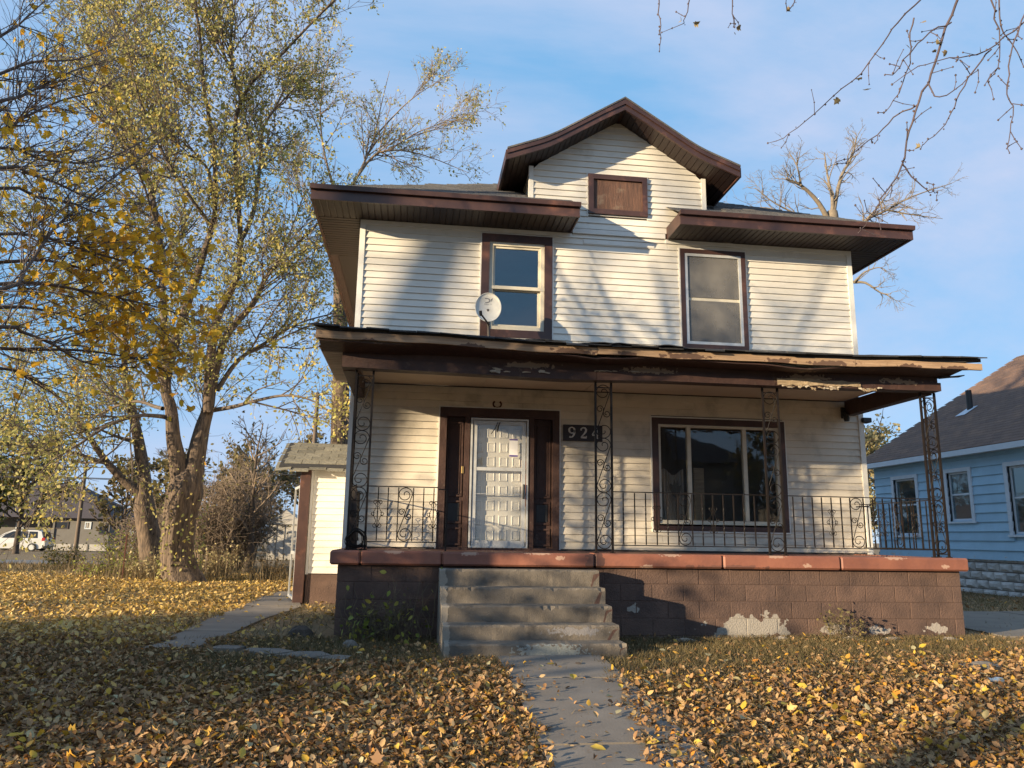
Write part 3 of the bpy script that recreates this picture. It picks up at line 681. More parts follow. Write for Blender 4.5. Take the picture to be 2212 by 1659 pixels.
# ---- entry: surround, storm door, inner door
ent = MB().frame(.355, 2.205, 1.0, 3.43, .105, 11.54, 11.64)
ent.box(.74, .815, 11.545, 11.66, 1.315, 3.325); ent.box(1.735, 1.81, 11.545, 11.66, 1.315, 3.325); ent.box(.46, 2.10, 11.543, 11.66, 3.29, 3.33)
ent = ent.build('door_surround', K['brown_old'], house)
MB().frame(.333, 2.227, 1.31, 3.452, .02, 11.556, 11.60, .001).build('edge_trim', K['white'], ent)
for a, b in ((.46, .74), (1.81, 2.10)):
    MB().box(a, b, 11.66, 11.70, 1.31, 3.29).build('sidelight_panel', K['brown_old'], ent)
    for z0, z1 in ((1.36, 1.62), (1.68, 2.02), (2.08, 3.22)):
        MB().frame(a + .02, b - .02, z0, z1, .025, 11.635, 11.66).build('panel_moulding', K['brown_old'], ent)
    MB().frame(a + .06, b - .06, 2.12, 3.18, .012, 11.648, 11.659).build('panel_moulding', K['brown_old'], ent)
    MB().box(a + .06, b - .06, 11.652, 11.657, 1.72, 1.98).build('sidelight_pane', K['black'], ent)
MB().box(.40, 2.16, 11.44, 11.70, 1.285, 1.33).build('threshold', K['brown_old'], ent)
idr = MB().box(.83, 1.72, 11.64, 11.68, 1.335, 3.26).build('front_door', K['door'], house)
for r in range(8):
    for c in range(4):
        x0 = .885 + c * .197; z0 = 1.43 + r * .221

        mb = MB(); y = 11.639
        mb.hexa([(x0, y - .001, z0), (x0 + .145, y - .001, z0), (x0 + .145, y, z0), (x0, y, z0), (x0, y - .001, z0 + .165), (x0 + .145, y - .001, z0 + .165), (x0 + .145, y, z0 + .165), (x0, y, z0 + .165)]) if False else None
        V = [(x0, y, z0), (x0 + .145, y, z0), (x0 + .145, y, z0 + .165), (x0, y, z0 + .165)]
        V += [(x0 + .02, y - .011, z0 + .02), (x0 + .125, y - .011, z0 + .02), (x0 + .125, y - .011, z0 + .145), (x0 + .02, y - .011, z0 + .145)]
        V += [(x0 + .03, y - .003, z0 + .03), (x0 + .115, y - .003, z0 + .03), (x0 + .115, y - .003, z0 + .135), (x0 + .03, y - .003, z0 + .135)]
        mb.add(V, [(0, 1, 5, 4), (1, 2, 6, 5), (2, 3, 7, 6), (3, 0, 4, 7), (4, 5, 9, 8), (5, 6, 10, 9), (6, 7, 11, 10), (7, 4, 8, 11), (8, 9, 10, 11)])
        mb.build('door_panel', K['door'], idr)
MB().box(1.632, 1.718, 11.630, 11.639, 1.95, 2.72).build('lock_plate', K['reddoor'], idr)
kn = MB()
for q in ((2.12, .032), (2.66, .024)):
    kn.tube([(1.672, 11.632, q[0]), (1.672, 11.615, q[0]), (1.672, 11.605, q[0]), (1.672, 11.59, q[0])], [q[1] * .6, q[1] * .4, q[1], q[1] * .8], 10)
kn.build('door_knob', K['brass'], idr, True)
sd = MB().frame(.83, 1.72, 1.325, 3.275, .028, 11.53, 11.58)
sd.frame(.872, 1.678, 1.345, 3.235, .055, 11.545, 11.575, .09); sd.box(.927, 1.623, 11.548, 11.572, 2.475, 2.525); sd.box(.927, 1.623, 11.552, 11.570, 2.12, 2.13)
sd = sd.build('storm_door', K['alum'], house)
MB().box(.927, 1.623, 11.558, 11.562, 2.525, 3.18).build('pane', K['glass_storm'], sd)
MB().box(.927, 1.623, 11.558, 11.562, 1.435, 2.475).build('pane', K['glass_storm'], sd)
MB().cbox(1.638, 1.662, 11.50, 11.545, 2.06, 2.28, .006).build('handle', K['black'], sd)
MB().tube([(1.29, 11.57, 3.22), (1.26, 11.50, 3.20), (1.22, 11.42, 3.05)], .008, 5).build('closer_rod', K['black'], sd)
MB().tube([(1.24, 11.55, 3.22), (1.20, 11.46, 3.12), (1.13, 11.42, 3.02)], .006, 5).build('closer_rod', K['black'], sd)
MB().cbox(.70, .73, 11.53, 11.545, 2.42, 2.53, .004).build('doorbell', K['brass'], house)

# ---- porch: base walls, coping, floor, steps
PX0, PX1, PYF = -.86, 7.16, 9.47
pw = MB().box(PX0 + .006, PX1 - .006, PYF + .005, PYF + .19, .05, 1.13)
pw.box(PX0 + .012, PX0 + .19, PYF + .2, 11.60, .05, 1.13); pw.box(PX1 - .19, PX1 - .012, PYF + .2, 11.60, .05, 1.13)
pw = pw.build('porch_wall', K['mortar'], house)
bz = [.13, .335, .54, .745, .95]
for r, z in enumerate(bz):
    zt = min(z + .195, 1.138)
    x = PX0 - (.2 if r % 2 else 0)
    while x < PX1 - .02:
        a, b = max(x, PX0), min(x + .395, PX1); x += .405
        if b - a < .04: continue
        d_ = random.uniform(-.002, .003)
        MB().cbox(a, b, PYF + d_, PYF + .10, z, zt, .003).build('concrete_block', K['block'], pw)
    for xa, xb in ((PX0, PX0 + .1), (PX1 - .1, PX1)):
        y = PYF + .10 + (.1 if r % 2 else .0)
        while y < 11.5:
            d_ = random.uniform(-.004, .004)
            MB().cbox(xa + d_ if xa < 0 else xa, xb if xa < 0 else xb + d_, y + .01, min(y + .405, 11.6), z, zt, .006).build('concrete_block', K['block'], pw); y += .405
MB().box(-.62, 6.93, 9.79, 11.60, 1.14, 1.295).build('porch_floor', K['coping'], house)
cp_x = [(-.95, -.60, 0), (-.595, .365, .0), (.37, 2.235, -.012), (2.242, 3.885, .004), (3.892, 5.46, 0), (5.467, 7.25, .002)]
for a, b, d_ in cp_x:
    MB().cbox(a, b, 9.385 + d_, 9.785, 1.142, 1.31 + d_ * .4, .022).build('coping_slab', K['coping'], house)
for a, b in ((-.95, -.63), (6.94, 7.25)):
    for y0, y1 in ((9.79, 10.69), (10.695, 11.59)):
        MB().cbox(a, b, y0, y1, 1.142, 1.308, .02).build('coping_slab', K['coping'], house)
stz = [1.118, .931, .758, .585, .433]
steps = MB().box(.45, 2.12, 8.3, 9.46, .1, .40).build('concrete_steps', K['step'], house)
def rough_step(x0, x1, y0, y1, z0, z1, seed):
    """slab of cast concrete whose nosing is worn and chipped"""
    rg = random.Random(seed); n = 44; mb = MB(); V = []; F = []
    for i in range(n + 1):
        x = x0 + (x1 - x0) * i / n
        ch = .008 + .010 * rg.random() + (.030 * rg.random() if rg.random() < .12 else 0)
        j = rg.uniform(-.0012, .0012)
        V += [(x, y0 + j, z0), (x, y0 + j * 1.5, z1 - ch * 1.4), (x, y0 + ch, z1 + rg.uniform(-.004, .002)), (x, y1, z1), (x, y1, z0)]
    for i in range(n):
        a = i * 5; b = a + 5
        for k in range(4): F.append((a + k, b + k, b + k + 1, a + k + 1))
    F += [(0, 1, 2, 3, 4), tuple(n * 5 + k for k in (4, 3, 2, 1, 0))]
    mb.add(V, F); return mb
for k in range(5):
    y0 = 9.12 - .28 * k; y1 = 9.375 if k == 0 else y0 + .279
    xl, xr = .335 + .008 * k, 2.225 + .004 * k
    s_ = rough_step(xl, xr, y0, y1, .06, stz[k], k).build('step', K['step'], steps)
    pt_ = MB(); pt_.add([(xr + .001, y0 + .02, .12), (xr + .004, y0 + .0, stz[k] - .03), (xr + .004, y1 - .01, stz[k] - .015), (xr + .001, y1 - .01, .12), (xr - .10 - .03 * (k % 2), y0 - .003, .13 if k == 4 else stz[k + 1 if k < 4 else 4] + .01), (xr - .07, y0 - .003, stz[k] - .05)],
                       [(0, 3, 2, 1), (0, 1, 5, 4)])
    pt_.build('paint_remnant', K['step_paint'], s_)
MB().box(.47, 2.10, 9.38, 9.469, .12, 1.10).build('step_fill', K['step'], steps)
MB().box(.47, 2.10, 8.90, 9.118, .12, .90).build('step_fill', K['step'], steps)

# ---- porch roof
PR = [(-1.24, 0), (.2, -.03), (1.4, -.07), (2.2, -.085), (3.3, -.075), (4.4, -.07), (5.6, -.06), (6.6, -.035), (7.46, -.01)]
def sag(x): return float(np.interp(x, [p[0] for p in PR], [p[1] for p in PR]))
xsr = np.linspace(-1.24, 7.46, 30)
def strip(mb, xs, pts_fn):
    """loft of a closed cross-section along x"""
    n = None; V = []; F = []
    for x in xs:
        p = pts_fn(x); n = len(p); V += [(x, a, b) for a, b in p]
    for i in range(len(xs) - 1):
        for k in range(n): F.append((i * n + k, i * n + (k + 1) % n, (i + 1) * n + (k + 1) % n, (i + 1) * n + k))
    F += [tuple(range(n - 1, -1, -1)), tuple((len(xs) - 1) * n + k for k in range(n))]
    mb.add(V, F); return mb
def ptop(x, y): return 3.93 + sag(x) * (11.6 - y) / 2.6 + (y - 9.0) * .185
proof = strip(MB(), xsr, lambda x: [(9.06, ptop(x, 9.06) - .05), (11.56, ptop(x, 11.56) - .05), (11.56, ptop(x, 11.56)), (9.06, ptop(x, 9.06))]).build('porch_roof', K['roof_dark'], house)
mb = MB(); y = 9.25
while y < 11.45:
    x = -1.24 + random.uniform(0, .3)
    while x < 7.3:
        xe = x + .295; t = .012 + random.uniform(0, .008)
        mb.hexa([(x, y, ptop(x, y)), (xe, y, ptop(xe, y)), (xe, y + .2, ptop(xe, y + .2)), (x, y + .2, ptop(x, y + .2)), (x, y, ptop(x, y) + t), (xe, y, ptop(xe, y) + t), (xe, y + .2, ptop(xe, y + .2) + .003), (x, y + .2, ptop(x, y + .2) + .003)])
        x += .303
    y += .14
tag(mb.build('shingle_courses', K['roof'], proof), kind='stuff')
x = -1.27
while x < 7.5:   # ragged shingles along the drip edge
    wd = random.uniform(.24, .36); a, b = x, min(x + wd, 7.48); x += wd + .004
    torn = 1.7 < a < 4.3; o_ = random.uniform(.015, .045); dz = random.uniform(-.008, .003) - (random.uniform(0, .015) if torn else 0); c_ = random.uniform(-.012, .022) if torn else random.uniform(-.006, .006)
    yf = 9.0 - o_; V = []
    for yy, dd in ((yf, dz + c_), (9.03, 0), (9.36, .004)):
        for xx in (a, b): V.append((xx, yy + random.uniform(-.015, .015) * (yy < 9), ptop(xx, yy) + dd + .004))
    V += [(p, q, r_ + random.uniform(.012, .022)) for p, q, r_ in V]
    F = [(0, 2, 3, 1), (2, 4, 5, 3), (6, 7, 9, 8), (8, 9, 11, 10), (0, 1, 7, 6), (4, 10, 11, 5), (0, 6, 8, 2), (2, 8, 10, 4), (1, 3, 9, 7), (3, 5, 11, 9)]
    MB().add(V, F).build('shingle', K['roof_dark'], proof)
for k, (xa, xb, amp) in enumerate(((2.0, 2.5, .03), (2.35, 2.75, .06), (2.95, 3.3, .025), (1.3, 1.75, .018))):
    q = MB(); xs_ = np.linspace(xa, xb, 8)
    strip(q, xs_, lambda x: [(8.97 - .02 * k % .05, ptop(x, 8.97) + .012 + amp * math.sin((x - xa) / (xb - xa) * math.pi) * (.6 + .4 * math.sin(9 * x))), (9.2, ptop(x, 9.2) + .02), (9.2, ptop(x, 9.2) + .03), (8.97 - .02 * k % .05, ptop(x, 8.97) + .022 + amp * math.sin((x - xa) / (xb - xa) * math.pi) * (.6 + .4 * math.sin(9 * x)))])
    q.build('curled_shingle', K['roof_dark'], proof)
def fz(x): return .007 * math.sin(3.1 * x + 1) + .004 * math.sin(7.3 * x) + float(np.interp(x, [-1.24, .5, 2.2, 2.21, 3.5, 5.65, 7.46], [3.850, 3.82, 3.778, 3.80, 3.79, 3.790, 3.822]))
for a, b, hh in ((-1.235, 2.20, .090), (2.206, 5.645, .092), (5.652, 7.455, .084)):
    strip(MB(), np.linspace(a, b, 14), lambda x: [(9.04, fz(x) - hh / 2), (9.08, fz(x) - hh / 2), (9.08, fz(x) + hh / 2), (9.04, fz(x) + hh / 2)]).build('fascia_board', K['rawwood'], proof)
def wav(x): return .020 * math.sin(2.1 * x + .5) + .01 * math.sin(4.7 * x) - (.03 * math.exp(-((x - 4.2) / .8) ** 2)) - .018 * math.exp(-((x - 2.6) / .5) ** 2)
for a, b in ((-1.2, 1.15), (1.155, 3.1), (3.105, 5.2), (5.205, 7.2)):
    strip(MB(), np.linspace(a, b, 18), lambda x: [(9.085, fz(x) - .055 + wav(x)), (9.44, 3.725 + .4 * wav(x)), (9.44, 3.74 + .4 * wav(x)), (9.085, fz(x) - .043 + wav(x))]).build('soffit_board', K['brown_old'] if a < 1 else K['rawwood'] if False else K['brown_old'], proof)
def bsag(x): return float(np.interp(x, [-.95, .5, 1.8, 3.2, 5, 7.1], [0, -.02, -.045, -.012, -.012, .01]))
beam = strip(MB(), np.linspace(-.95, 7.1, 30), lambda x: [(9.46, 3.60 + bsag(x)), (9.60, 3.60 + bsag(x)), (9.60, 3.80), (9.46, 3.80)]).build('porch_beam', K['brown_old'], house)
for a, b in ((-.95, 2.28), (2.285, 4.72), (4.725, 7.12)):
    strip(MB(), np.linspace(a, b, 16), lambda x: [(9.425, 3.535 + bsag(x)), (9.62, 3.535 + bsag(x)), (9.62, 3.66 + bsag(x)), (9.425, 3.655 + bsag(x) + .008 * math.sin(5 * x))]).build('beam_board', K['brown_old'], beam)
for a, b in ((-.95, -.80), (6.97, 7.12)):
    MB().box(a, b, 9.625, 11.56, 3.525, 3.76).build('side_beam', K['brown_old'], beam)
# bare, splintered stretch of the beam and hanging flakes of paint
n = 22; V = []; rg = random.Random(3)
for i in range(n + 1):
    x = 4.74 + (5.93 - 4.74) * i / n
    V += [(x, 9.405, 3.548 + bsag(x) + rg.uniform(-.012, .014)), (x, 9.405 + rg.uniform(-.006, .006), 3.60 + bsag(x)), (x, 9.412, 3.650 + bsag(x) + rg.uniform(-.02, .008) - (.04 * (i / n) ** 2)), (x, 9.424, 3.62 + bsag(x))]
MB().add(V, [(i * 4 + k, (i + 1) * 4 + k, (i + 1) * 4 + k + 1, i * 4 + k + 1) for i in range(n) for k in range(3)]).build('bare_wood', K['barewood'], beam)
def flake(x, z, wd, hg, ang, mt, y=9.415):
    c, s = math.cos(ang), math.sin(ang); P = [(-.5, 0), (-.2, .35), (.15, .25), (.5, .1), (.4, -.4), (0, -.25), (-.35, -.5)]
    V = []
    for lay in (0, .004):
        for u, v in P:
            a, b = u * wd, v * hg; V.append((x + a * c - b * s, y - .012 * abs(v) * 2 - lay - .015 * random.random(), z + a * s + b * c))
    m_ = len(P)
    MB().add(V, [tuple(range(m_)), tuple(range(2 * m_ - 1, m_ - 1, -1))] + [(i, (i + 1) % m_, (i + 1) % m_ + m_, i + m_) for i in range(m_)]).build('paint_flake', mt, beam)
for i in range(26):
    x = random.uniform(4.75, 6.2); flake(x, 3.535 + bsag(x) + random.uniform(-.025, .012), random.uniform(.04, .11), random.uniform(.02, .05), random.uniform(-.5, .5), K['flake'] if i % 2 else K['barewood'])
for i in range(9):
    x = random.uniform(.95, 1.8); flake(x, 3.60 + bsag(x) + random.uniform(-.03, .035), random.uniform(.06, .16), random.uniform(.02, .05), random.uniform(-.25, .25), K['flake'], 9.42)
for i in range(6):
    x = random.uniform(2.2, 2.9); flake(x, 3.65 + bsag(x), random.uniform(.05, .12), .018, random.uniform(-.1, .1), K['flake'], 9.42)
for a, b in ((-.79, 1.0), (1.005, 2.6), (2.605, 4.2), (4.205, 5.7), (5.705, 6.96)):
    MB().box(a, b, 9.63, 11.555, 3.765 + .003 * (int(a * 7) % 2), 3.79).build('ceiling_panel', K['ceiling'], house)
# left overhang: slats, and broken ends at the right corner
slat_row(proof, K['soffit_pale'], None, 9.45, 11.5, -1.235, -.955, 3.765, .105, 'x')
MB().box(-1.24, -.955, 9.42, 11.55, 3.785, 3.80).build('soffit_backing', K['brown_old'], proof)
strip(MB(), [-1.245, -1.215], lambda x: [(9.09, 3.80), (11.55, 4.27), (11.55, 4.35), (9.09, 3.885)]).build('side_fascia', K['rawwood'], proof)
strip(MB(), [7.44, 7.47], lambda x: [(9.09, 3.785), (11.55, 4.25), (11.55, 4.34), (9.09, 3.87)]).build('side_fascia', K['rawwood'], proof)
for k in range(3):
    MB().hexa([(7.06, 9.30 + k * .09, 3.70 + k * .02), (7.36 + .05 * k, 9.26 + k * .09, 3.735 + k * .015), (7.36 + .05 * k, 9.33 + k * .09, 3.735 + k * .015), (7.06, 9.38 + k * .09, 3.70 + k * .02),
               (7.06, 9.30 + k * .09, 3.715 + k * .02), (7.36 + .05 * k, 9.26 + k * .09, 3.748 + k * .015), (7.36 + .05 * k, 9.33 + k * .09, 3.748 + k * .015), (7.06, 9.38 + k * .09, 3.715 + k * .02)]).build('broken_board', K['roof_dark'], proof)

# ---- ironwork
def spiral(cx_, cz_, R, a0, a1, rin, n=26, hold=180):
    """points from inside a spiral out to its rim (angles in degrees)"""
    out = []
    tot = abs(a1 - a0)
    for i in range(n + 1):
        a = a0 + (a1 - a0) * i / n; trav = abs(a - a0); g = min(1, trav / max(tot - hold, 1)); r = rin + (R - rin) * g
        out.append((cx_ + r * math.cos(math.radians(a)), cz_ + r * math.sin(math.radians(a))))
    return out
def motif(W, H):
    big = spiral(W * .5, H - W * .5, W * .5, 560, 0, W * .08, 34, 180)
    big2 = [(W - a, H - b) for a, b in big][::-1]
    c = .23 * W
    sm = spiral(W * .27, H * .5 + W * .16, c, 470, 0, c * .25, 22, 150)
    sm2 = [(W - a, H - b) for a, b in sm][::-1]
    return [big + big2, sm + sm2]
def scroll_mesh(name, W, H, r=.0055, plane='x'):
    mb = MB()
    for pl in motif(W, H):
        P = [(a, 0, b) if plane == 'x' else (0, a, b) for a, b in pl]
        mb.tube(P, r, 4)
    me = bpy.data.meshes.new(name); me.from_pydata(mb.v, [], mb.f); me.update(); me.materials.append(K['iron'])
    me.polygons.foreach_set('use_smooth', [True] * len(me.polygons)); return me
def put(name, me, loc, parent):
    o = bpy.data.objects.new(name, me); col.objects.link(o); attach(o, parent); o.location = loc; return o
SCX = scroll_mesh('scroll', .185, .70); SCY = scroll_mesh('scroll', .185, .70, plane='y')
ZT, ZB = 3.535, 1.31
def column(x0, y0, corner=0):
    """two uprights with scrollwork between; corner columns have a second face along y"""
    mb = MB(); s = .013; ztx = ZT + bsag(x0)
    ups = [(x0, y0), (x0 + .212, y0)]
    if corner: ups.append((x0 if corner < 0 else x0 + .212, y0 + .212))
    for ux, uy in ups:
        mb.box(ux - s, ux + s, uy - s, uy + s, ZB, ztx); mb.box(ux - .03, ux + .03, uy - .025, uy + .025, ZB, ZB + .012)
    for z in (ztx - .075, ZB + .04):
        mb.box(x0 + s, x0 + .212 - s, y0 - .006, y0 + .006, z, z + .012)
    o = mb.build('iron_column', K['iron'], house)
    for i in range(3):
        put('scroll', SCX, (x0 + .0135, y0, ZB + .055 + i * .701), o)
        if corner: put('scroll', SCY, (x0 if corner < 0 else x0 + .212, y0 + .0135, ZB + .055 + i * .701), o)
    return o
YP = 9.58
column(-.775, YP, -1); column(2.305, YP); column(4.605, YP); column(6.905, YP, 1)
# rails
def curl(mb, x, z, sx, sz, R=.026, y=0, ln=.0):
    pl = spiral(0, 0, R, 420, 40, R * .25, 14, 90); a0, b0_ = pl[-1]
    mb.tube([(x + sx * (p - a0), y, z + sz * (q - b0_)) for p, q in pl], .0042, 4)
def ornament(name, half=False):
    mb = MB()
    for sx in ((-1, 1) if not half else (-1,)):
        for sz in (-1, 1):
            curl(mb, sx * .008, sz * .155, -sx, sz, .026)
            curl(mb, sx * .035, sz * .012, sx * -1, sz, .024)
            mb.tube([(sx * .004, 0, sz * .16), (sx * .03, 0, sz * .115), (sx * .016, 0, sz * .09), (sx * .03, 0, sz * .05), (sx * .05, 0, sz * .015)], .004, 4)
    me = bpy.data.meshes.new(name); me.from_pydata(mb.v, [], mb.f); me.update(); me.materials.append(K['iron']); return me
ORN = ornament('ornament')
def bar_mesh(L, tw=False, s=.0065):
    mb = MB(); n = 24 if tw else 1; V = []; F = []
    for i in range(n + 1):
        z = L * i / n; a = (i * math.pi / 4.5 if (tw and 4 < i < 19) else 0) + math.pi / 4
        V += [(s * 1.414 * math.cos(a + k * math.pi / 2), s * 1.414 * math.sin(a + k * math.pi / 2), z) for k in range(4)]
    for i in range(n):
        for k in range(4): F.append((i * 4 + k, i * 4 + (k + 1) % 4, i * 4 + 4 + (k + 1) % 4, i * 4 + 4 + k))
    mb.add(V, F); me = bpy.data.meshes.new('baluster'); me.from_pydata(mb.v, [], mb.f); me.update(); me.materials.append(K['iron']); return me
BAR, BART = bar_mesh(.648), bar_mesh(.648, True)
SCR = scroll_mesh('scroll', .165, .645); SCRY = scroll_mesh('scroll', .165, .645, plane='y')
RZ0, RZ1 = 1.418, 2.075
def railing(x0, x1, balls, orns, scr, along='x', fix=YP):
    mb = MB()
    if along == 'x':
        mb.box(x0, x1, fix - .012, fix + .012, RZ1, RZ1 + .012); mb.box(x0, x1, fix - .01, fix + .01, RZ0 - .012, RZ0)
    else:
        mb.box(fix - .012, fix + .012, x0, x1, RZ1, RZ1 + .012); mb.box(fix - .01, fix + .01, x0, x1, RZ0 - .012, RZ0)
    o = mb.build('railing', K['iron'], house)
    at = (lambda q, z: (q, fix, z)) if along == 'x' else (lambda q, z: (fix, q, z))
    for q, tw in balls: put('baluster', BART if tw else BAR, at(q, RZ0 + .004), o)
    for q in orns:
        e = put('ornament', ORN, at(q, (RZ0 + RZ1) / 2), o)
        if along != 'x': e.rotation_euler = (0, 0, math.pi / 2)
    for q in scr: put('scroll', SCR if along == 'x' else SCRY, at(q + .006, RZ0 + .006), o)
    return o
rl1 = railing(-.548, .30, [(-.43, 0), (-.31, 1), (-.185, 0), (-.002, 0), (.125, 1), (.25, 0)], [-.43, .25], [-.185])
MB().box(.40, .424, YP - .012, YP + .012, 1.31, 2.05).build('newel', K['iron'], rl1); MB().box(.305, .424, YP - .011, YP + .011, 2.052, 2.066).build('rail_end', K['iron'], rl1)
railing(2.535, 4.585, [(2.66, 1), (2.81, 0), (2.955, 1), (3.10, 0), (3.245, 1), (3.385, 0), (3.572, 0), (3.71, 1), (3.855, 0), (3.995, 1), (4.135, 0), (4.27, 1), (4.42, 0)], [3.10, 3.855], [3.385])
rl3 = railing(4.835, 6.888, [(4.955, 0), (5.09, 0), (5.225, 0), (5.355, 0), (5.49, 0), (5.625, 0), (5.755, 0), (5.945, 0), (6.08, 1), (6.22, 0), (6.355, 1), (6.49, 0), (6.625, 1), (6.76, 0)], [5.49, 6.22], [5.755])
MB().tube([(5.83, YP - .02, 1.955), (6.0, YP - .03, 1.965), (6.04, YP - .02, 1.99)], .008, 5).build('bent_strap', K['iron'], rl3)
railing(9.82, 11.52, [(9.95 + .14 * i, i % 2) for i in range(11)], [10.2, 11.1], [10.51], along='y', fix=7.11)
railing(9.82, 11.52, [(9.95 + .14 * i, i % 2) for i in range(11)], [10.2, 11.1], [10.51], along='y', fix=-.775)

# ---- side entry (small gabled vestibule on the left flank)
SX0, SY0, SY1 = -1.98, 14.0, 15.7
se = MB().box(SX0 + .06, -1.001, SY0 + .02, SY1, .12, 2.60).build('side_entry', K['dark'], house)
MB().box(SX0 + .18, -1.022, SY0 - .02, SY0 + .018, .10, .80).build('entry_base', K['block'], se)
z = .815; i = 0
while z < 2.55:
    MB().hexa([(SX0 + .21, SY0 - .02, z), (-1.022, SY0 - .02, z), (-1.022, SY0 + .018, z), (SX0 + .21, SY0 + .018, z), (SX0 + .21, SY0 - .002, z + .112), (-1.022, SY0 - .002, z + .112), (-1.022, SY0 + .018, z + .112), (SX0 + .21, SY0 + .018, z + .112)]).build('siding_board', K['siding'], se)
    z += .113
MB().box(SX0 + .165, SX0 + .205, SY0 - .03, SY0 + .015, .80, 2.60).build('corner_trim', K['white'], se)
MB().cbox(SX0 - .02, SX0 + .16, SY0 - .08, SY0 + .06, .20, 2.62, .008).build('entry_post', K['brown'], se)
MB().box(SX0 - .22, -1.022, SY0 - .16, SY0 - .085, 2.60, 2.68).build('entry_fascia', K['brown'], se)
def erz(y): return 2.66 + (y - 13.8) * .50 if y < 14.85 else 2.66 + 1.05 * .5 - (y - 14.85) * .5
er = MB().prism([(13.8, erz(13.8)), (14.85, erz(14.85)), (15.9, erz(15.9)), (15.9, erz(15.9) - .05), (14.85, erz(14.85) - .05), (13.8, erz(13.8) - .05)], -2.36, -1.022, 'x').build('entry_roof', K['roof_dark'], se)
y = 13.74; row = 0
while y < 14.8:
    x = -2.44 + (.15 if row % 2 else 0)
    while x < -1.06:
        a, b = max(x, -2.42), min(x + .29, -1.024); x += .30
        lo = row == 0; t = .014 + random.uniform(0, .012); dr = -.07 - random.uniform(0, .05) if lo else 0; e = min(y + .24, 14.84)
        if a == -2.42: dl = -.03
        else: dl = 0
        MB().hexa([(a, y, erz(max(y, 13.8)) + dr + dl + .002), (b, y, erz(max(y, 13.8)) + dr + .002), (b, e, erz(e) + .002), (a, e, erz(e) + .002 + dl * .5), (a, y, erz(max(y, 13.8)) + dr + dl + t), (b, y, erz(max(y, 13.8)) + dr + t), (b, e, erz(e) + .006), (a, e, erz(e) + .006 + dl * .5)]).build('shingle', K['roof_moss'], er)
    y += .15; row += 1
od = MB().frame(0, .82, .02, 2.0, .05, -.015, .015); od.box(.05, .77, -.012, .012, .78, .84)
od = od.build('open_storm_door', K['alum'], se); od.matrix_parent_inverse = Matrix.Translation((0, 0, 0)); od.rotation_euler = (0, 0, math.radians(104)); od.location = (SX0 - .03, SY0 + .1, .34)

# ---- things fixed to or standing at the house
dish = thing('satellite_dish', (1.0, 10.98, 4.30), 'oval grey satellite dish on a bent mast above the porch roof', 'satellite dish')
DN = Vector((-.05, -.97, .22)).normalized(); DR = Vector((0, 0, 1)).cross(DN).normalized() * -1; DU = DR.cross(DN) * -1
DU = DN.cross(DR); DU = DU if DU.z > 0 else -DU
DC = Vector((1.0, 10.97, 4.875)); A_, B_ = .195, .245
mb = MB(); V = []; F = []; nr, na = 7, 40
def dpt(rr, a, off=0.0):
    return DC + DR * (A_ * rr * math.cos(a)) + DU * (B_ * rr * math.sin(a)) + DN * (-.055 * (1 - rr * rr) + off)
for lay, off in ((0, 0.0), (1, -.012)):
    for i in range(nr + 1):
        for j in range(na): V.append(dpt(i / nr, 2 * math.pi * j / na, off))
n1 = (nr + 1) * na
for lay in (0, 1):
    for i in range(nr):
        for j in range(na):
            q = (lay * n1 + i * na + j, lay * n1 + i * na + (j + 1) % na, lay * n1 + (i + 1) * na + (j + 1) % na, lay * n1 + (i + 1) * na + j); F.append(q if lay else q[::-1])
for j in range(na): F.append((nr * na + j, nr * na + (j + 1) % na, n1 + nr * na + (j + 1) % na, n1 + nr * na + j))
mb.add(V, F); mb.build('reflector', K['dish'], dish, True)
mb = MB(); mb.tube([tuple(dpt(1.0, 2 * math.pi * j / 40, .002)) for j in range(41)], .006, 5); mb.build('rim', K['dish'], dish, True)
MB().tube([(1.03, 11.02, 4.28), (1.02, 11.02, 4.52), (1.01, 11.04, 4.68), (1.0, 11.03, 4.86)], .022, 8).build('mast', K['dark'], dish, True)
MB().cbox(.94, 1.11, 10.93, 11.12, 4.27, 4.285, .003).build('foot_plate', K['dark'], dish)
MB().tube([(1.02, 11.0, 4.60), (.96, 10.85, 4.63), (.86, 10.66, 4.68)], .014, 6).build('feed_arm', K['dark'], dish, True)
MB().tube([(.87, 10.69, 4.66), (.862, 10.665, 4.69), (.858, 10.66, 4.72)], .024, 8).build('feed_horn', K['black'], dish, True)
# print on the dish: a crescent mark with a line of letters under it
mb = MB()
def pq(u, v): # dish-plane coordinates -> surface
    u = -u; rr = math.hypot(u / A_, v / B_); a = math.atan2(v / B_, u / A_); return tuple(dpt(rr, a, .0022))
pl = []
for i in range(13): a = math.radians(-90 + 180 * i / 12); pl.append(((-.02 + .055 * math.cos(a)), .135 + .038 * math.sin(a)))
inn = []
for i in range(13): a = math.radians(-90 + 180 * i / 12); inn.append(((-.02 + .034 * math.cos(a)), .137 + .022 * math.sin(a)))
mb.add([pq(*p) for p in pl] + [pq(*p) for p in inn], [(i, i + 1, 14 + i, 13 + i) for i in range(12)])
mb.add([pq(*p) for p in ((-.055, .172), (-.02, .173), (-.02, .158), (-.045, .158))], [(0, 1, 2, 3)])
mb.add([pq(*p) for p in ((-.05, .100), (-.02, .097), (-.02, .112), (-.04, .113))], [(0, 1, 2, 3)])
mb.add([pq(*p) for p in ((.048, .112), (.068, .168), (.058, .172), (.040, .150))], [(0, 1, 2, 3)])
mb.build('printed_mark', K['logo'], dish)
tcu = bpy.data.curves.new('t', 'FONT'); tcu.body = 'DIRECTV'; tcu.size = .03; tcu.align_x = 'CENTER'
to = bpy.data.objects.new('t', tcu); col.objects.link(to)
bpy.context.view_layer.update()
me = bpy.data.meshes.new_from_object(to.evaluated_get(bpy.context.evaluated_depsgraph_get()))
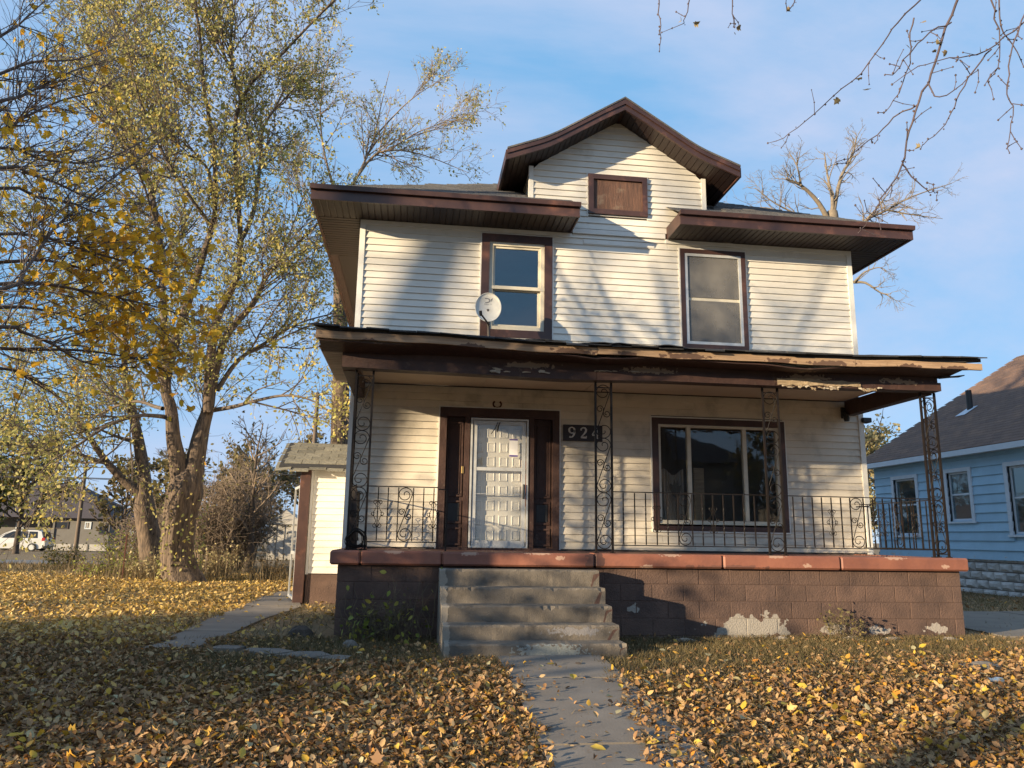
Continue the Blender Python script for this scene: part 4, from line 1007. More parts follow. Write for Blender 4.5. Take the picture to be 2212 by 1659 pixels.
bpy.data.objects.remove(to)
for v in me.vertices: v.co = Vector(pq(v.co.x, v.co.y + .066))
me.name = 'printed_letters'; link('printed_letters', me, K['logo'], dish)

def stroke(mb, pts, ws, y0, y1):
    """ribbon of changing width drawn as a raised letter stroke"""
    P = [Vector((p[0], 0, p[1])) for p in pts]; L = []; Rr = []
    for i, p in enumerate(P):
        t = (P[min(i + 1, len(P) - 1)] - P[max(i - 1, 0)]).normalized(); nn = Vector((-t.z, 0, t.x)); L.append(p + nn * ws[i] / 2); Rr.append(p - nn * ws[i] / 2)
    n = len(P); V = [(q.x, y0, q.z) for q in L] + [(q.x, y0, q.z) for q in Rr] + [(q.x, y1, q.z) for q in L] + [(q.x, y1, q.z) for q in Rr]; F = []
    for i in range(n - 1): F += [(i, i + 1, n + i + 1, n + i), (i, 2 * n + i, 2 * n + i + 1, i + 1), (n + i, n + i + 1, 3 * n + i + 1, 3 * n + i)]
    mb.add(V, F)
sg = thing('house_number_sign', (2.576, 11.56, 2.97), 'dark oblong board with white numerals 924 beside the front door', 'sign')
MB().cbox(2.265, 2.888, 11.545, 11.572, 2.968, 3.222, .004).build('board', K['sign'], sg)
def digit(ch, cx_, zc, h):
    mb = MB(); s = h / 2; q = lambda a, b: (cx_ + a * s, zc + b * s)
    if ch == '9':
        ring = [(q(.52 * math.cos(a), .42 + .55 * math.sin(a))) for a in np.linspace(0, 2 * math.pi, 21)]
        stroke(mb, ring, [.028 if abs(math.cos(a)) > .6 else .016 for a in np.linspace(0, 2 * math.pi, 21)], 11.538, 11.545)
        stroke(mb, [q(.52, .42), q(.50, .0), q(.36, -.5), q(.1, -.82), q(-.2, -.95), q(-.46, -.8)], [.030, .030, .026, .022, .018, .030], 11.538, 11.545)
    if ch == '2':
        stroke(mb, [q(-.5, .42), q(-.42, .75), q(-.1, .96), q(.28, .92), q(.5, .6), q(.42, .2), q(.1, -.25), q(-.3, -.66), q(-.52, -.90)], [.030, .022, .018, .024, .032, .030, .022, .016, .014], 11.538, 11.545)
        stroke(mb, [q(-.54, -.92), q(0, -.90), q(.5, -.92), q(.56, -.6)], [.020, .030, .028, .012], 11.538, 11.545)
    if ch == '4':
        stroke(mb, [q(.28, 1.0), q(-.1, .45), q(-.58, -.34)], [.012, .014, .016], 11.538, 11.545)
        stroke(mb, [q(-.6, -.40), q(0, -.40), q(.6, -.40)], [.022, .022, .022], 11.538, 11.545)
        stroke(mb, [q(.26, 1.0), q(.26, 0), q(.26, -.95)], [.030, .032, .032], 11.5375, 11.5455)
        stroke(mb, [q(.0, -.96), q(.26, -.96), q(.54, -.96)], [.014, .014, .014], 11.538, 11.545)
    return mb
for ch, x in (('9', 2.40), ('2', 2.585), ('4', 2.77)):
    digit(ch, x, 3.10, .165).build('numeral', K['digit'], sg)
hs = [(1.228 + .062 * math.cos(a), 11.568, 3.505 + .055 * math.sin(a)) for a in np.linspace(math.radians(130), math.radians(410), 20)]
tag(MB().tube(hs, [.013 if 2 < i < 17 else .016 for i in range(20)], 6).build('horseshoe', K['rust'], None, True), 'rusty horseshoe nailed over the front door', 'horseshoe')
nt_ = thing('paper_notice', (1.49, 11.54, 2.67), 'white paper notice with purple bands on the storm door', 'notice')
MB().box(1.425, 1.555, 11.541, 11.5435, 2.70, 2.955).build('sheet', K['paper'], nt_)
MB().box(1.424, 1.556, 11.5385, 11.5405, 2.945, 2.965).build('header_band', K['purple'], nt_)
MB().box(1.424, 1.556, 11.5385, 11.5405, 2.695, 2.72).build('footer_band', K['purple'], nt_)
lm = thing('porch_light', (6.93, 11.55, 3.50), 'small black wall lamp under the right end of the porch ceiling', 'lamp')
MB().cbox(6.90, 6.965, 11.53, 11.575, 3.48, 3.66, .006).build('bracket', K['black'], lm)
MB().tube([(6.93, 11.50, 3.56), (6.93, 11.46, 3.53), (6.93, 11.455, 3.47), (6.93, 11.455, 3.42)], [.02, .03, .048, .04], 10).build('lamp_head', K['black'], lm, True)
tag(MB().cbox(7.25, 7.40, 11.50, 11.66, 3.42, 3.50, .01).build('corner_camera', K['black']), 'small black camera box on the right corner of the house', 'lamp')  # security camera box on the corner, not a light source
lb = MB(); lb.hexa([(-.80, 9.68, 1.31), (-.66, 9.66, 1.31), (-.66, 9.70, 1.31), (-.80, 9.72, 1.31), (-.775, 9.66, 2.05), (-.70, 9.64, 2.11), (-.70, 9.67, 2.11), (-.775, 9.69, 2.05)])
tag(lb.build('leaning_board', K['sign']), 'dark narrow board leaning at the left porch column', 'board')
mb = MB(); rg = random.Random(12)
for i in range(7):
    c = Vector((-.66 + rg.uniform(-.02, .02), 9.50 + rg.uniform(-.02, .02), 1.445 + rg.uniform(-.02, .02))); R_ = rg.uniform(.085, .13); ax = Vector((rg.uniform(-.4, .4), -1, rg.uniform(-.4, .4))).normalized(); u = ax.orthogonal().normalized(); v_ = ax.cross(u)
    mb.tube([tuple(c + u * R_ * math.cos(t) + v_ * R_ * (1 - .15 * math.sin(3 * t)) * math.sin(t)) for t in np.linspace(0, 6.283, 26)], .0055, 4)
tag(mb.build('wire_bundle', K['iron'], None, True), 'tangled loop of dark wire at the foot of the left porch column', 'wire')
# inside the picture window
V = []; F = []; n = 40
for i in range(n + 1):
    x = 3.86 + .42 * i / n; V += [(x, 11.80 + .02 * math.sin(i * 1.3), 1.72), (x, 11.80 + .02 * math.sin(i * 1.3 + .3), 2.55 + .05 * math.sin(i * .2))]
F = [(2 * i, 2 * i + 2, 2 * i + 3, 2 * i + 1) for i in range(n)]
cu_ = MB().add(V + [(a, b + .006, c) for a, b, c in V], F + [tuple(reversed([k + 2 * (n + 1) for k in f])) for f in F]).build('curtain', K['cloth'])
tag(cu_, 'grey half curtain behind the left pane of the picture window', 'curtain')
tul = [(4.115, 1.78), (4.125, 1.78), (4.128, 2.12), (4.16, 2.17), (4.19, 2.25), (4.20, 2.34), (4.155, 2.30), (4.14, 2.42), (4.12, 2.34), (4.09, 2.43), (4.075, 2.33), (4.02, 2.36), (4.04, 2.24), (4.08, 2.16), (4.115, 2.12)]
tag(MB().prism(tul, 11.72, 11.74).build('tulip_ornament', K['black']), 'dark tulip shaped ornament standing inside the picture window', 'ornament')
tag(MB().cbox(4.43, 4.60, 11.76, 11.80, 1.26, 2.62, .004).build('standing_board', K['barewood']), 'pale board standing upright behind the middle window pane', 'board')

# ------------------------------------------------------------------ blue neighbour house
bh = thing('blue_house', (18.5, 14, .3), 'pale blue sided bungalow with brown roof to the right of the porch', 'house')
BX = 14.1; BY0, BY1 = 9.0, 22.0
BW = [(20.06, 21.05, 1.72, 3.31), (17.94, 18.75, 2.08, 3.33), (15.55, 16.63, 1.74, 3.33), (12.2, 13.2, 1.74, 3.33)]
bw = MB()
yb_ = sorted({BY0, BY1, *[q[0] for q in BW], *[q[1] for q in BW]})
for a, b in zip(yb_[:-1], yb_[1:]):
    m_ = (a + b) / 2; hole = [q for q in BW if q[0] < m_ < q[1]]
    if hole: bw.box(BX + .01, BX + .15, a, b, 1.2, hole[0][2]); bw.box(BX + .01, BX + .15, a, b, hole[0][3], 3.86)
    else: bw.box(BX + .01, BX + .15, a, b, 1.2, 3.86)
bw.box(BX + .16, 25.5, BY1 - .15, BY1 - .02, 1.2, 3.86); bw.box(25.5, 25.65, BY0, BY1, 1.2, 3.86); bw.box(BX + .16, 25.5, BY0, BY0 + .12, 1.2, 3.86)
bw = bw.build('side_wall', K['blue'], bh)
z = 1.12
while z < 3.80:
    zt = min(z + .228, 3.83); cuts = sorted([(q[0], q[1]) for q in BW if min(zt, q[3]) - max(z, q[2]) > .03]); y = BY0; iv = []
    for c, d_ in cuts:
        if c > y: iv.append((y, c))
        y = d_
    iv.append((y, BY1))
    for a, b in iv:
        MB().hexa([(BX - .038, a, z), (BX + .009, a, z), (BX + .009, b, z), (BX - .038, b, z), (BX - .004, a, zt), (BX + .009, a, zt), (BX + .009, b, zt), (BX - .004, b, zt)]).build('siding_board', K['blue'], bw)
    z += .228
for a, b, c, d_ in BW:
    fr = MB()
    for y0, y1, z0, z1 in ((a - .11, a, c - .02, d_ + .1), (b, b + .11, c - .02, d_ + .1), (a, b, d_, d_ + .1)): fr.box(BX - .05, BX + .08, y0, y1, z0, z1)
    fr.box(BX - .07, BX + .08, a - .15, b + .15, c - .07, c - .021)
    fr = fr.build('window', K['bluetrim'], bh); zm = (c + d_) / 2 + .05
    s_ = MB()
    for y0, y1, z0, z1 in ((a, a + .05, c, d_), (b - .05, b, c, d_), (a + .05, b - .05, c, c + .05), (a + .05, b - .05, d_ - .05, d_), (a + .05, b - .05, zm - .02, zm + .02)): s_.box(BX + .03, BX + .07, y0, y1, z0, z1)
    s_.build('sash', K['bluetrim'], fr)
    MB().box(BX + .045, BX + .05, a + .05, b - .05, c + .05, zm - .02).build('pane', K['glass'], fr)
    MB().box(BX + .045, BX + .05, a + .05, b - .05, zm + .02, d_ - .05).build('pane', K['glass'], fr)
MB().box(BX + .2, 25.4, BY0 + .2, BY1 - .2, 1.15, 1.2).build('interior_floor', K['dark'], bh)
BP = .62; BE = BX - .35
def brz(x): return 3.86 + BP * (x - BE)
ridge = 19.9
br = MB().prism([(BE, 3.86), (ridge, brz(ridge)), (2 * ridge - BE, 3.86), (2 * ridge - BE, 3.80), (ridge, brz(ridge) - .07), (BE, 3.80)], BY0 - .4, BY1 + .35).build('roof', K['broof'], bh)
mb = MB(); x = BE - .02; row = 0
while x < ridge - .1:
    y = BY0 - .4 + (.15 if row % 2 else 0)
    while y < BY1 + .3:
        e = x + .22; t = .012
        mb.hexa([(x, y, brz(x) + .001), (e, y, brz(e) + .001), (e, y + .29, brz(e) + .001), (x, y + .29, brz(x) + .001), (x, y, brz(x) + t), (e, y, brz(e) + .004), (e, y + .29, brz(e) + .004), (x, y + .29, brz(x) + t)]); y += .30
    x += .145; row += 1
tag(mb.build('shingle_courses', K['broof'], br), kind='stuff')
MB().box(BE - .02, BE + .02, BY0 - .4, BY1 + .35, 3.70, 3.84).build('fascia', K['bluetrim'], bh)
MB().box(BE + .021, BX - .03, BY0 - .38, BY1 + .33, 3.72, 3.74).build('soffit', K['bluetrim'], bh)
MB().prism([(BX, 3.87), (25.6, 3.87), (ridge, brz(ridge) - .08)], BY1 - .1, BY1 - .02).build('gable', K['blue'], bh)
vx = 16.2; MB().tube([(vx, 20.3, brz(vx) - .1), (vx, 20.3, brz(vx) + .30), (vx, 20.3, brz(vx) + .58)], .085, 10).build('vent_pipe', K['black'], br, True)
MB().hexa([(vx - .35, 20.1, brz(vx - .35) + .03), (vx + .1, 20.1, brz(vx + .1) + .03), (vx + .1, 20.5, brz(vx + .1) + .03), (vx - .35, 20.5, brz(vx - .35) + .03), (vx - .35, 20.1, brz(vx - .35) + .036), (vx + .1, 20.1, brz(vx + .1) + .036), (vx + .1, 20.5, brz(vx + .1) + .036), (vx - .35, 20.5, brz(vx - .35) + .036)]).build('vent_flashing', K['bluetrim'], br)
bf = MB().box(BX + .08, BX + .3, BY0, BY1, .1, 1.11).build('foundation', K['mortar'], bh)
z = .2; row = 0
while z < 1.08:
    y = 9.0 + (.2 if row % 2 else 0)
    while y < BY1:
        e = min(y + .39, BY1); V = [(BX + .04, y, z), (BX + .04, e, z), (BX + .04, e, z + .2), (BX + .04, y, z + .2), (BX - .02 + random.uniform(-.02, .02), y + .09, z + .06), (BX - .02 + random.uniform(-.02, .02), e - .09, z + .06), (BX - .02 + random.uniform(-.02, .02), e - .09, z + .14), (BX - .02 + random.uniform(-.02, .02), y + .09, z + .14), (BX + .079, y, z), (BX + .079, e, z), (BX + .079, e, z + .2), (BX + .079, y, z + .2)]
        MB().add(V, [(4, 7, 6, 5), (0, 4, 5, 1), (1, 5, 6, 2), (2, 6, 7, 3), (3, 7, 4, 0), (0, 1, 9, 8), (1, 2, 10, 9), (2, 3, 11, 10), (3, 0, 8, 11)]).build('stone_block', K['stone'], bf); y += .405
    z += .215; row += 1

# ------------------------------------------------------------------ far left: grey house, van, sheds, poles
gh = thing('grey_house', (-33, 78, -.3), 'dark grey bungalow with hipped roof across the street at far left', 'house')
gy = 75.0
MB().box(-32.2, -27.45, gy, gy + 9, .2, 2.6).build('wall', K['ghouse'], gh)
MB().box(-32.2, -27.5, gy - .05, gy - .002, -.45, .2).build('white_skirting', K['shed'], gh)
for x in (-30.6, -29.2): MB().box(x, x + .12, gy - .09, gy - .051, -.45, .2).build('skirting_post', K['ghouse'], gh)
MB().box(-44, -32.21, gy + 1.8, gy + 9, -.45, 2.6).build('wall', K['ghouse'], gh)
MB().box(-33.6, -32.22, gy - .02, gy + .1, -.45, 1.5).build('porch_wall', K['ghouse'], gh)
for x in (-33.6, -32.3): MB().box(x, x + .16, gy - .1, gy + .06, -.4, 2.5).build('porch_post', K['ghouse'], gh)
rf = MB(); rf.add([(-45, gy - .7, 2.55), (-26.85, gy - .7, 2.5), (-26.85, gy + 9.5, 2.5), (-45, gy + 9.5, 2.55), (-40, gy + 4.4, 5.9), (-32.4, gy + 4.4, 5.9)], [(0, 1, 5, 4), (1, 2, 5), (2, 3, 4, 5), (3, 0, 4), (0, 3, 2, 1)]); rf.build('roof', K['groof'], gh)
for x0, x1, z0, z1, gl in ((-29.6, -29.05, 1.55, 2.2, 0), (-32.15, -31.0, 1.55, 2.2, 1), (-28.35, -27.65, 1.1, 2.05, 1), (-36.3, -35.6, 1.5, 2.3, 0)):
    yy = gy if x0 > -33 else gy + 1.8
    f_ = MB().frame(x0, x1, z0, z1, .08, yy - .06, yy + .0).build('window', K['bluetrim'] if not gl else K['groof'], gh)
    MB().box(x0 + .08, x1 - .08, yy - .03, yy - .02, z0 + .08, z1 - .08).build('pane', K['vanglass'] if gl else K['shed'], f_)
    if not gl: MB().box((x0 + x1) / 2 - .02, (x0 + x1) / 2 + .02, yy - .045, yy - .031, z0 + .08, z1 - .08).build('glazing_bar', K['groof'], f_)

van = thing('minivan', (-32.6, 70, -.33), 'silver minivan parked in front of the dark grey house', 'van')
vx0, vz = -30.25, -.33   # rear bumper x
prof = [(0, .45), (.02, .95), (-.18, 1.05), (-.42, 1.62), (-.75, 1.72), (-2.6, 1.74), (-3.25, 1.45), (-3.75, 1.08), (-4.6, .92), (-4.85, .70), (-4.88, .35), (-4.5, .22), (-.3, .22)]
body = MB(); yn, yf = 69.1, 70.9
nb = len(prof); V = []
for y, ins in ((yn, 0), (yf, 0)):
    for a, b in prof: V.append((vx0 + a, y + (.14 if y == yn else -.14) * max(0, (b - .95) / .8), vz + b))
body.add(V, [tuple(range(nb)), tuple(range(2 * nb - 1, nb - 1, -1))] + [(i, i + nb, (i + 1) % nb + nb, (i + 1) % nb) for i in range(nb)])
body.build('body', K['van'], van)
for q in ([(-.62, 1.08), (-.70, 1.60), (-1.35, 1.62), (-1.35, 1.08)], [(-1.43, 1.08), (-1.43, 1.62), (-2.35, 1.62), (-2.35, 1.08)], [(-2.43, 1.08), (-2.43, 1.62), (-2.62, 1.61), (-3.15, 1.36), (-3.42, 1.08)]):
    mb = MB(); V = [(vx0 + a, yn + .14 * max(0, (b - .95) / .8) - .012, vz + b) for a, b in q]; V += [(a, b + .02, c) for a, b, c in V]; n = len(q)
    mb.add(V, [tuple(range(n)), tuple(range(2 * n - 1, n - 1, -1))] + [(i, i + n, (i + 1) % n + n, (i + 1) % n) for i in range(n)]).build('side_window', K['vanglass'], van)
mb = MB(); mb.add([(vx0 - .19, yn + .2, vz + 1.1), (vx0 - .19, yf - .2, vz + 1.1), (vx0 - .40, yf - .25, vz + 1.58), (vx0 - .40, yn + .25, vz + 1.58), (vx0 - .17, yn + .2, vz + 1.1), (vx0 - .17, yf - .2, vz + 1.1), (vx0 - .38, yf - .25, vz + 1.58), (vx0 - .38, yn + .25, vz + 1.58)], [(4, 5, 6, 7), (0, 3, 2, 1)]).build('rear_window', K['vanglass'], van)
MB().cbox(vx0 - .28, vx0 - .0, yn - .015, yn + .12, vz + .85, vz + 1.12, .02).build('tail_lamp', K['tail'], van)
MB().cbox(vx0 - .28, vx0 - .0, yf - .12, yf + .015, vz + .85, vz + 1.12, .02).build('tail_lamp', K['tail'], van)
for wx in (-.95, -3.95):
    for wy_ in (yn, yf):
        t_ = MB().disc((vx0 + wx, wy_, vz + .33), .33, 20, dr=.1).build('wheel', K['tyre'], van)
        MB().disc((vx0 + wx, wy_ - .103 if wy_ == yn else wy_ + .103, vz + .33), .22, 14, dr=.004).build('rim', K['alum'], t_)
for yy in (yn + .35, yf - .35): MB().box(vx0 - 2.6, vx0 - .8, yy, yy + .04, vz + 1.74, vz + 1.79).build('roof_rail', K['black'], van)

sh = thing('garden_shed', (-7.4, 47, .0), 'small pale shed beyond the brush left of the side entry', 'shed')
MB().box(-8.2, -6.3, 46, 48, -.1, 2.0).build('wall', K['shed'], sh)
MB().prism([(-8.35, 1.98), (-6.15, 1.98), (-7.25, 2.8)], 45.85, 48.1).build('roof', K['shed'], sh)
for x in (-7.75, -7.3, -6.85): MB().box(x, x + .03, 45.97, 45.999, 0, 1.95).build('wall_batten', K['ghouse'], sh)
sb = thing('gabled_cottage', (-18, 57, 0), 'small whitish cottage with brown gabled roof seen behind the twin trunks', 'house')
MB().box(-19.0, -16.6, 55.5, 61, -.3, 1.75).build('wall', K['bluetrim'], sb)
MB().prism([(-19.3, 1.7), (-16.3, 1.7), (-17.8, 3.0)], 55.2, 61.3).build('roof', K['broof'], sb)
MB().box(-18.4, -17.8, 55.44, 55.499, .5, 1.3).build('window', K['vanglass'], sb)

def pole(name, x, y, z1, r, label, xarm=True):
    p = thing(name, (x, y, gzf(x, y)), label, 'utility pole')
    MB().tube([(x, y, gzf(x, y) - .3), (x, y, z1 * .5), (x, y, z1)], [r * 1.25, r, r * .8], 10).build('post', K['pole'], p, True)
    if xarm: MB().box(x - .9, x + .9, y - .06, y + .06, z1 - .55, z1 - .42).build('crossarm', K['pole'], p)
    return p
pole('utility_pole', -20.1, 50, 6.05, .11, 'wooden utility pole in front of the dark grey house roof')
pole('utility_pole', -7.75, 60, 12.3, .18, 'tall bare wooden pole rising over the side entry roof', xarm=False)
for k, (z, dz, ly) in enumerate(((4.66, 4.62, 50), (4.84, 4.52, 50.5), (5.5, 5.3, 51))):
    P = [(x, ly, z + (dz - z) * (x + 60) / 55 - .35 * math.sin(math.pi * (x + 60) / 40 % math.pi) * .4) for x in np.linspace(-60, -5, 30)]
    tag(MB().tube(P, .022, 4).build('overhead_wire', K['wire']), ['lowest overhead wire crossing behind the left trees', 'middle overhead wire crossing behind the left trees', 'highest overhead wire crossing behind the left trees'][k], 'wire', 'overhead wires at far left')
sk = MB().box(-6.915, -6.885, 19.985, 20.015, .1, 1.40)
tag(sk.build('metal_stake', K['rust']), 'thin rusty metal stake standing in the leaves left of the big trunk', 'stake')

# ------------------------------------------------------------------ trees
class Spec: pass
def rot_about(v, axis, ang):
    axis = axis / (np.linalg.norm(axis) + 1e-9); c, s = math.cos(ang), math.sin(ang)
    return v * c + np.cross(axis, v) * s + axis * (axis @ v) * (1 - c)
def smooth_path(P, m):
    P = np.asarray(P, float)
    if len(P) < 3: return P
    t = np.linspace(0, len(P) - 1, (len(P) - 1) * m + 1); out = []
    for tt in t:
        i = min(int(tt), len(P) - 2); u = tt - i
        p0, p1, p2, p3 = P[max(i - 1, 0)], P[i], P[i + 1], P[min(i + 2, len(P) - 1)]
        out.append(.5 * ((2 * p1) + (-p0 + p2) * u + (2 * p0 - 5 * p1 + 4 * p2 - p3) * u * u + (-p0 + 3 * p1 - 3 * p2 + p3) * u ** 3))
    return np.array(out)
def grow(tb, lv, P, r0, r1, lvl, S, rng):
    """tube along P, then side shoots; at the last level leaf points are collected"""
    P = np.asarray(P, float); n = len(P)
    rad = r0 + (r1 - r0) * np.linspace(0, 1, n) ** .85
    tb.tube(P, rad, S.k[min(lvl, len(S.k) - 1)])
    seg = np.linalg.norm(np.diff(P, axis=0), axis=1); L = seg.sum()
    if lvl >= S.levels:
        m = rng.poisson(S.leaf * L)
        if m and lv is not None:
            t = rng.uniform(.15, 1.0, m) * (n - 1); i = np.minimum(t.astype(int), n - 2); f = (t - i)[:, None]
            q = P[i] * (1 - f) + P[i + 1] * f + rng.normal(0, S.spread, (m, 3)); q[:, 2] -= S.drop; lv.append(q)
        return
    cnt = rng.poisson(S.dens[lvl] * L) + S.min[lvl]
    for _ in range(cnt):
        u = rng.uniform(S.start[lvl], 1.0); t = u * (n - 1); i = min(int(t), n - 2); f = t - i
        p = P[i] * (1 - f) + P[i + 1] * f; d = P[i + 1] - P[i]; d /= np.linalg.norm(d) + 1e-9
        ax = np.cross(d, rng.normal(0, 1, 3)); a = math.radians(rng.uniform(*S.ang[lvl])); nd = rot_about(d, ax, a)
        nd[2] += S.up[lvl]; nd /= np.linalg.norm(nd)
        ln = rng.uniform(*S.len[lvl]) * (1.15 - .5 * u); m = S.seg[lvl]; path = [p]; dd = nd.copy()
        for k in range(m):
            dd = dd + rng.normal(0, S.wig, 3); dd[2] += S.bend[lvl]; dd /= np.linalg.norm(dd); path.append(path[-1] + dd * ln / m)
        rr = max(S.rmin, min((rad[i]) * .6, S.rad[lvl]))
        grow(tb, lv, np.array(path), rr, max(rr * .35, S.rmin * .7), lvl + 1, S, rng)
def spec(**kw):
    S = Spec(); d = dict(levels=3, k=(10, 6, 4, 3), dens=(2.6, 3.4, 4.0), min=(2, 1, 1), start=(.25, .15, .1), ang=((25, 60), (25, 60), (20, 60)), len=((1.3, 2.8), (.6, 1.3), (.25, .6)), seg=(5, 4, 3), wig=.13, up=(.25, .15, .05), bend=(.03, .0, -.04), rad=(.06, .022, .009), rmin=.006, leaf=9.0, spread=.05, drop=.03)
    d.update(kw)
    for k, v in d.items(): setattr(S, k, v)
    return S

def finish_tree(t, trunk_tb, tb, lv, rng, bark, twig, leafm, lsize, shape=OVAL, lname='crown', **kw):
    if trunk_tb is not None and (trunk_tb.V or trunk_tb.q): trunk_tb.build('trunk', bark, t)
    if tb.V or tb.q: tb.build('branches', twig, t)
    if lv:
        P = np.concatenate(lv); s = rng.uniform(lsize[0], lsize[1], len(P))
        link(lname, leaf_mesh(lname, P, s, rng, shape, **kw), leafm, t)

def ridged(P, r, k, rng, amp=.10):
    P = np.asarray(P); n = len(P); a = np.arange(k) * 2 * math.pi / k
    ph = rng.uniform(0, 6.28, 5); R_ = np.ones((n, k))
    for i in range(n):
        z = P[i][2]
        R_[i] = 1 + amp * (.5 * np.sin(9 * a + ph[0] + .6 * math.sin(z * 2)) + .35 * np.sin(5 * a + ph[1] + z * .9) + .3 * np.sin(14 * a + ph[2] - z * 1.3)) + .05 * np.sin(2 * a + ph[3] + z * .5)
    return R_

# big twin-stemmed maple in the left yard
rngA = np.random.default_rng(21)
mA = thing('maple_tree', (-5.33, 19.5, .25), 'tall twin stemmed maple with thinning green leaves beside the side path', 'tree')
A_SC = .72
A_L = [([(-5.52,19.5,1.7),(-5.60,19.5,2.5),(-5.74,19.43,3.22),(-5.86,19.35,3.74),(-5.96,19.27,4.43),(-6.13,19.2,5.09),(-5.87,19.05,6.48),(-5.56,18.9,7.76),(-5.31,18.75,8.76),(-5.2,18.6,9.43),(-5.35,18.45,11.05),(-5.66,18.3,12.44),(-5.82,18.15,13.6),(-6.02,18.0,14.76)], .27, .05),
([(-5.50,19.5,1.7),(-5.38,19.52,2.6),(-5.33,19.58,3.51),(-5.29,19.67,4.07),(-5.22,19.75,4.54),(-5.18,19.83,5.25),(-4.99,19.92,6.47),(-4.4,20.0,7.41),(-4.13,20.2,8.3),(-3.65,20.4,9.02),(-3.23,20.6,9.71),(-2.8,20.8,10.31)], .30, .05),
([(-5.17,19.6,4.42),(-5.2,19.45,5.64),(-5.09,19.3,6.78),(-4.71,19.19,7.72),(-4.63,19.08,8.7),(-4.84,18.97,10.36),(-4.98,18.86,11.81),(-4.83,18.74,12.54),(-4.58,18.63,13.01),(-4.01,18.52,13.62),(-3.27,18.41,14.58),(-2.61,18.3,15.38)], .19, .04),
([(-6.04,19.4,4.23),(-6.21,19.0,4.2),(-6.48,18.6,4.13),(-6.91,18.2,3.85),(-7.31,17.8,3.38),(-7.65,17.4,2.97),(-7.75,17.0,2.59)], .085, .015),
([(-6.16,19.3,4.43),(-6.4,19.5,4.5),(-6.91,19.7,4.65),(-7.48,19.9,4.53),(-8.12,20.1,4.26),(-8.72,20.3,4.32),(-9.61,20.5,4.5)], .075, .015),
([(-4.82,18.7,12.46),(-5.18,18.97,13.43),(-5.4,19.23,14.67),(-5.45,19.5,16.27)], .09, .03),
([(-5.1,19.75,4.5),(-4.56,19.53,4.57),(-4.04,19.27,4.68),(-3.35,19.0,4.8),(-2.75,18.73,4.73),(-2.18,18.47,4.44),(-1.62,18.2,3.9)], .085, .012),
([(-5.08,19.9,5.04),(-4.68,20.18,5.92),(-4.04,20.45,6.51),(-3.32,20.73,7.13),(-2.35,21.0,7.57)], .10, .02),
([(-4.71,19.2,8.74),(-4.51,19.6,9.77),(-4.53,20.0,11.43),(-4.61,20.4,12.73),(-4.25,20.8,13.79),(-3.66,21.2,14.93)], .10, .025),
([(-5.26,18.8,9.51),(-5.45,18.37,10.41),(-5.94,17.93,10.48),(-6.18,17.5,10.1)], .07, .015),
([(-6.13,19.25,5.2),(-6.25,19.2,6.04),(-6.5,19.39,7.49),(-6.79,19.57,8.99),(-7.43,19.76,11.06),(-7.84,19.94,11.76),(-8.24,20.13,13.23),(-8.45,20.31,14.55),(-8.57,20.5,15.93)], .15, .03),
([(-7.43,19.8,11.0),(-8.4,20.38,12.11),(-8.98,20.75,13.54),(-9.77,21.12,14.97),(-10.47,21.5,16.65)], .075, .02),
([(-6.1,19.2,4.95),(-7.07,19.8,5.87),(-8.07,20.4,6.69),(-9.19,21.0,7.3)], .08, .015),
([(-4.99,19.9,6.4),(-4.3,19.3,7.2),(-3.5,18.6,8.4),(-3.0,18.2,9.8)], .07, .015),
([(-5.3,18.8,9.0),(-6.2,18.2,10.2),(-7.0,17.8,11.8),(-7.4,17.5,13.4)], .07, .015),
([(-6.5,19.4,7.4),(-7.6,18.9,8.3),(-8.6,18.6,9.0),(-9.8,18.4,9.4)], .07, .012)]
tt = TB(); tb = TB(); lv = []
SA = spec(leaf=10, spread=.08, dens=(3.2, 3.4, 4.0), len=((1.4, 3.4), (.6, 1.3), (.25, .6)))
P = smooth_path([(-5.30,19.5,.05),(-5.36,19.5,.35),(-5.53,19.5,.98),(-5.55,19.5,1.84),(-5.48,19.5,2.53),(-5.46,19.5,3.05)], 8); rr = np.interp(P[:, 2], [.05, .2, .5, 1.0, 1.8, 2.4, 2.75, 3.0, 3.06], [.66, .56, .43, .37, .36, .40, .34, .16, .02])
tt.tube(P, rr, 56, ridged(P, rr, 56, rngA, .12))
for i, (p, a, b) in enumerate(A_L):
    p = smooth_path(p, 4); a, b = a * (A_SC if i > 1 else 1.0), b * A_SC
    if i < 3:
        k = 18; rad = b + (a - b) * (1 - np.linspace(0, 1, len(p))) ** 2.1; tt.tube(p, rad, k, ridged(p, rad, k, rngA, .08))
        S2 = spec(leaf=10, spread=.08, dens=(3.2, 3.4, 4.0), len=((1.4, 3.4), (.6, 1.3), (.25, .6)), start=(.30, .15, .1)); S2.k = (3, 6, 4, 3); grow(tb, lv, p, b * .6, b * .5, 0, S2, rngA)
    else: grow(tb, lv, p, a, b, 0, SA, rngA)
# vine leaves on the trunk and suckers round the foot
q = []
for i in range(420):
    a = rngA.uniform(0, 6.28); z = .25 + abs(rngA.normal(0, 1.3)); q.append((-5.45 + .46 * math.cos(a), 19.5 + .46 * math.sin(a), z))
lv.append(np.array(q))
finish_tree(mA, tt, tb, lv, rngA, K['bark'], K['twig'], K['leaf_green'], (.055, .115), down=.5)

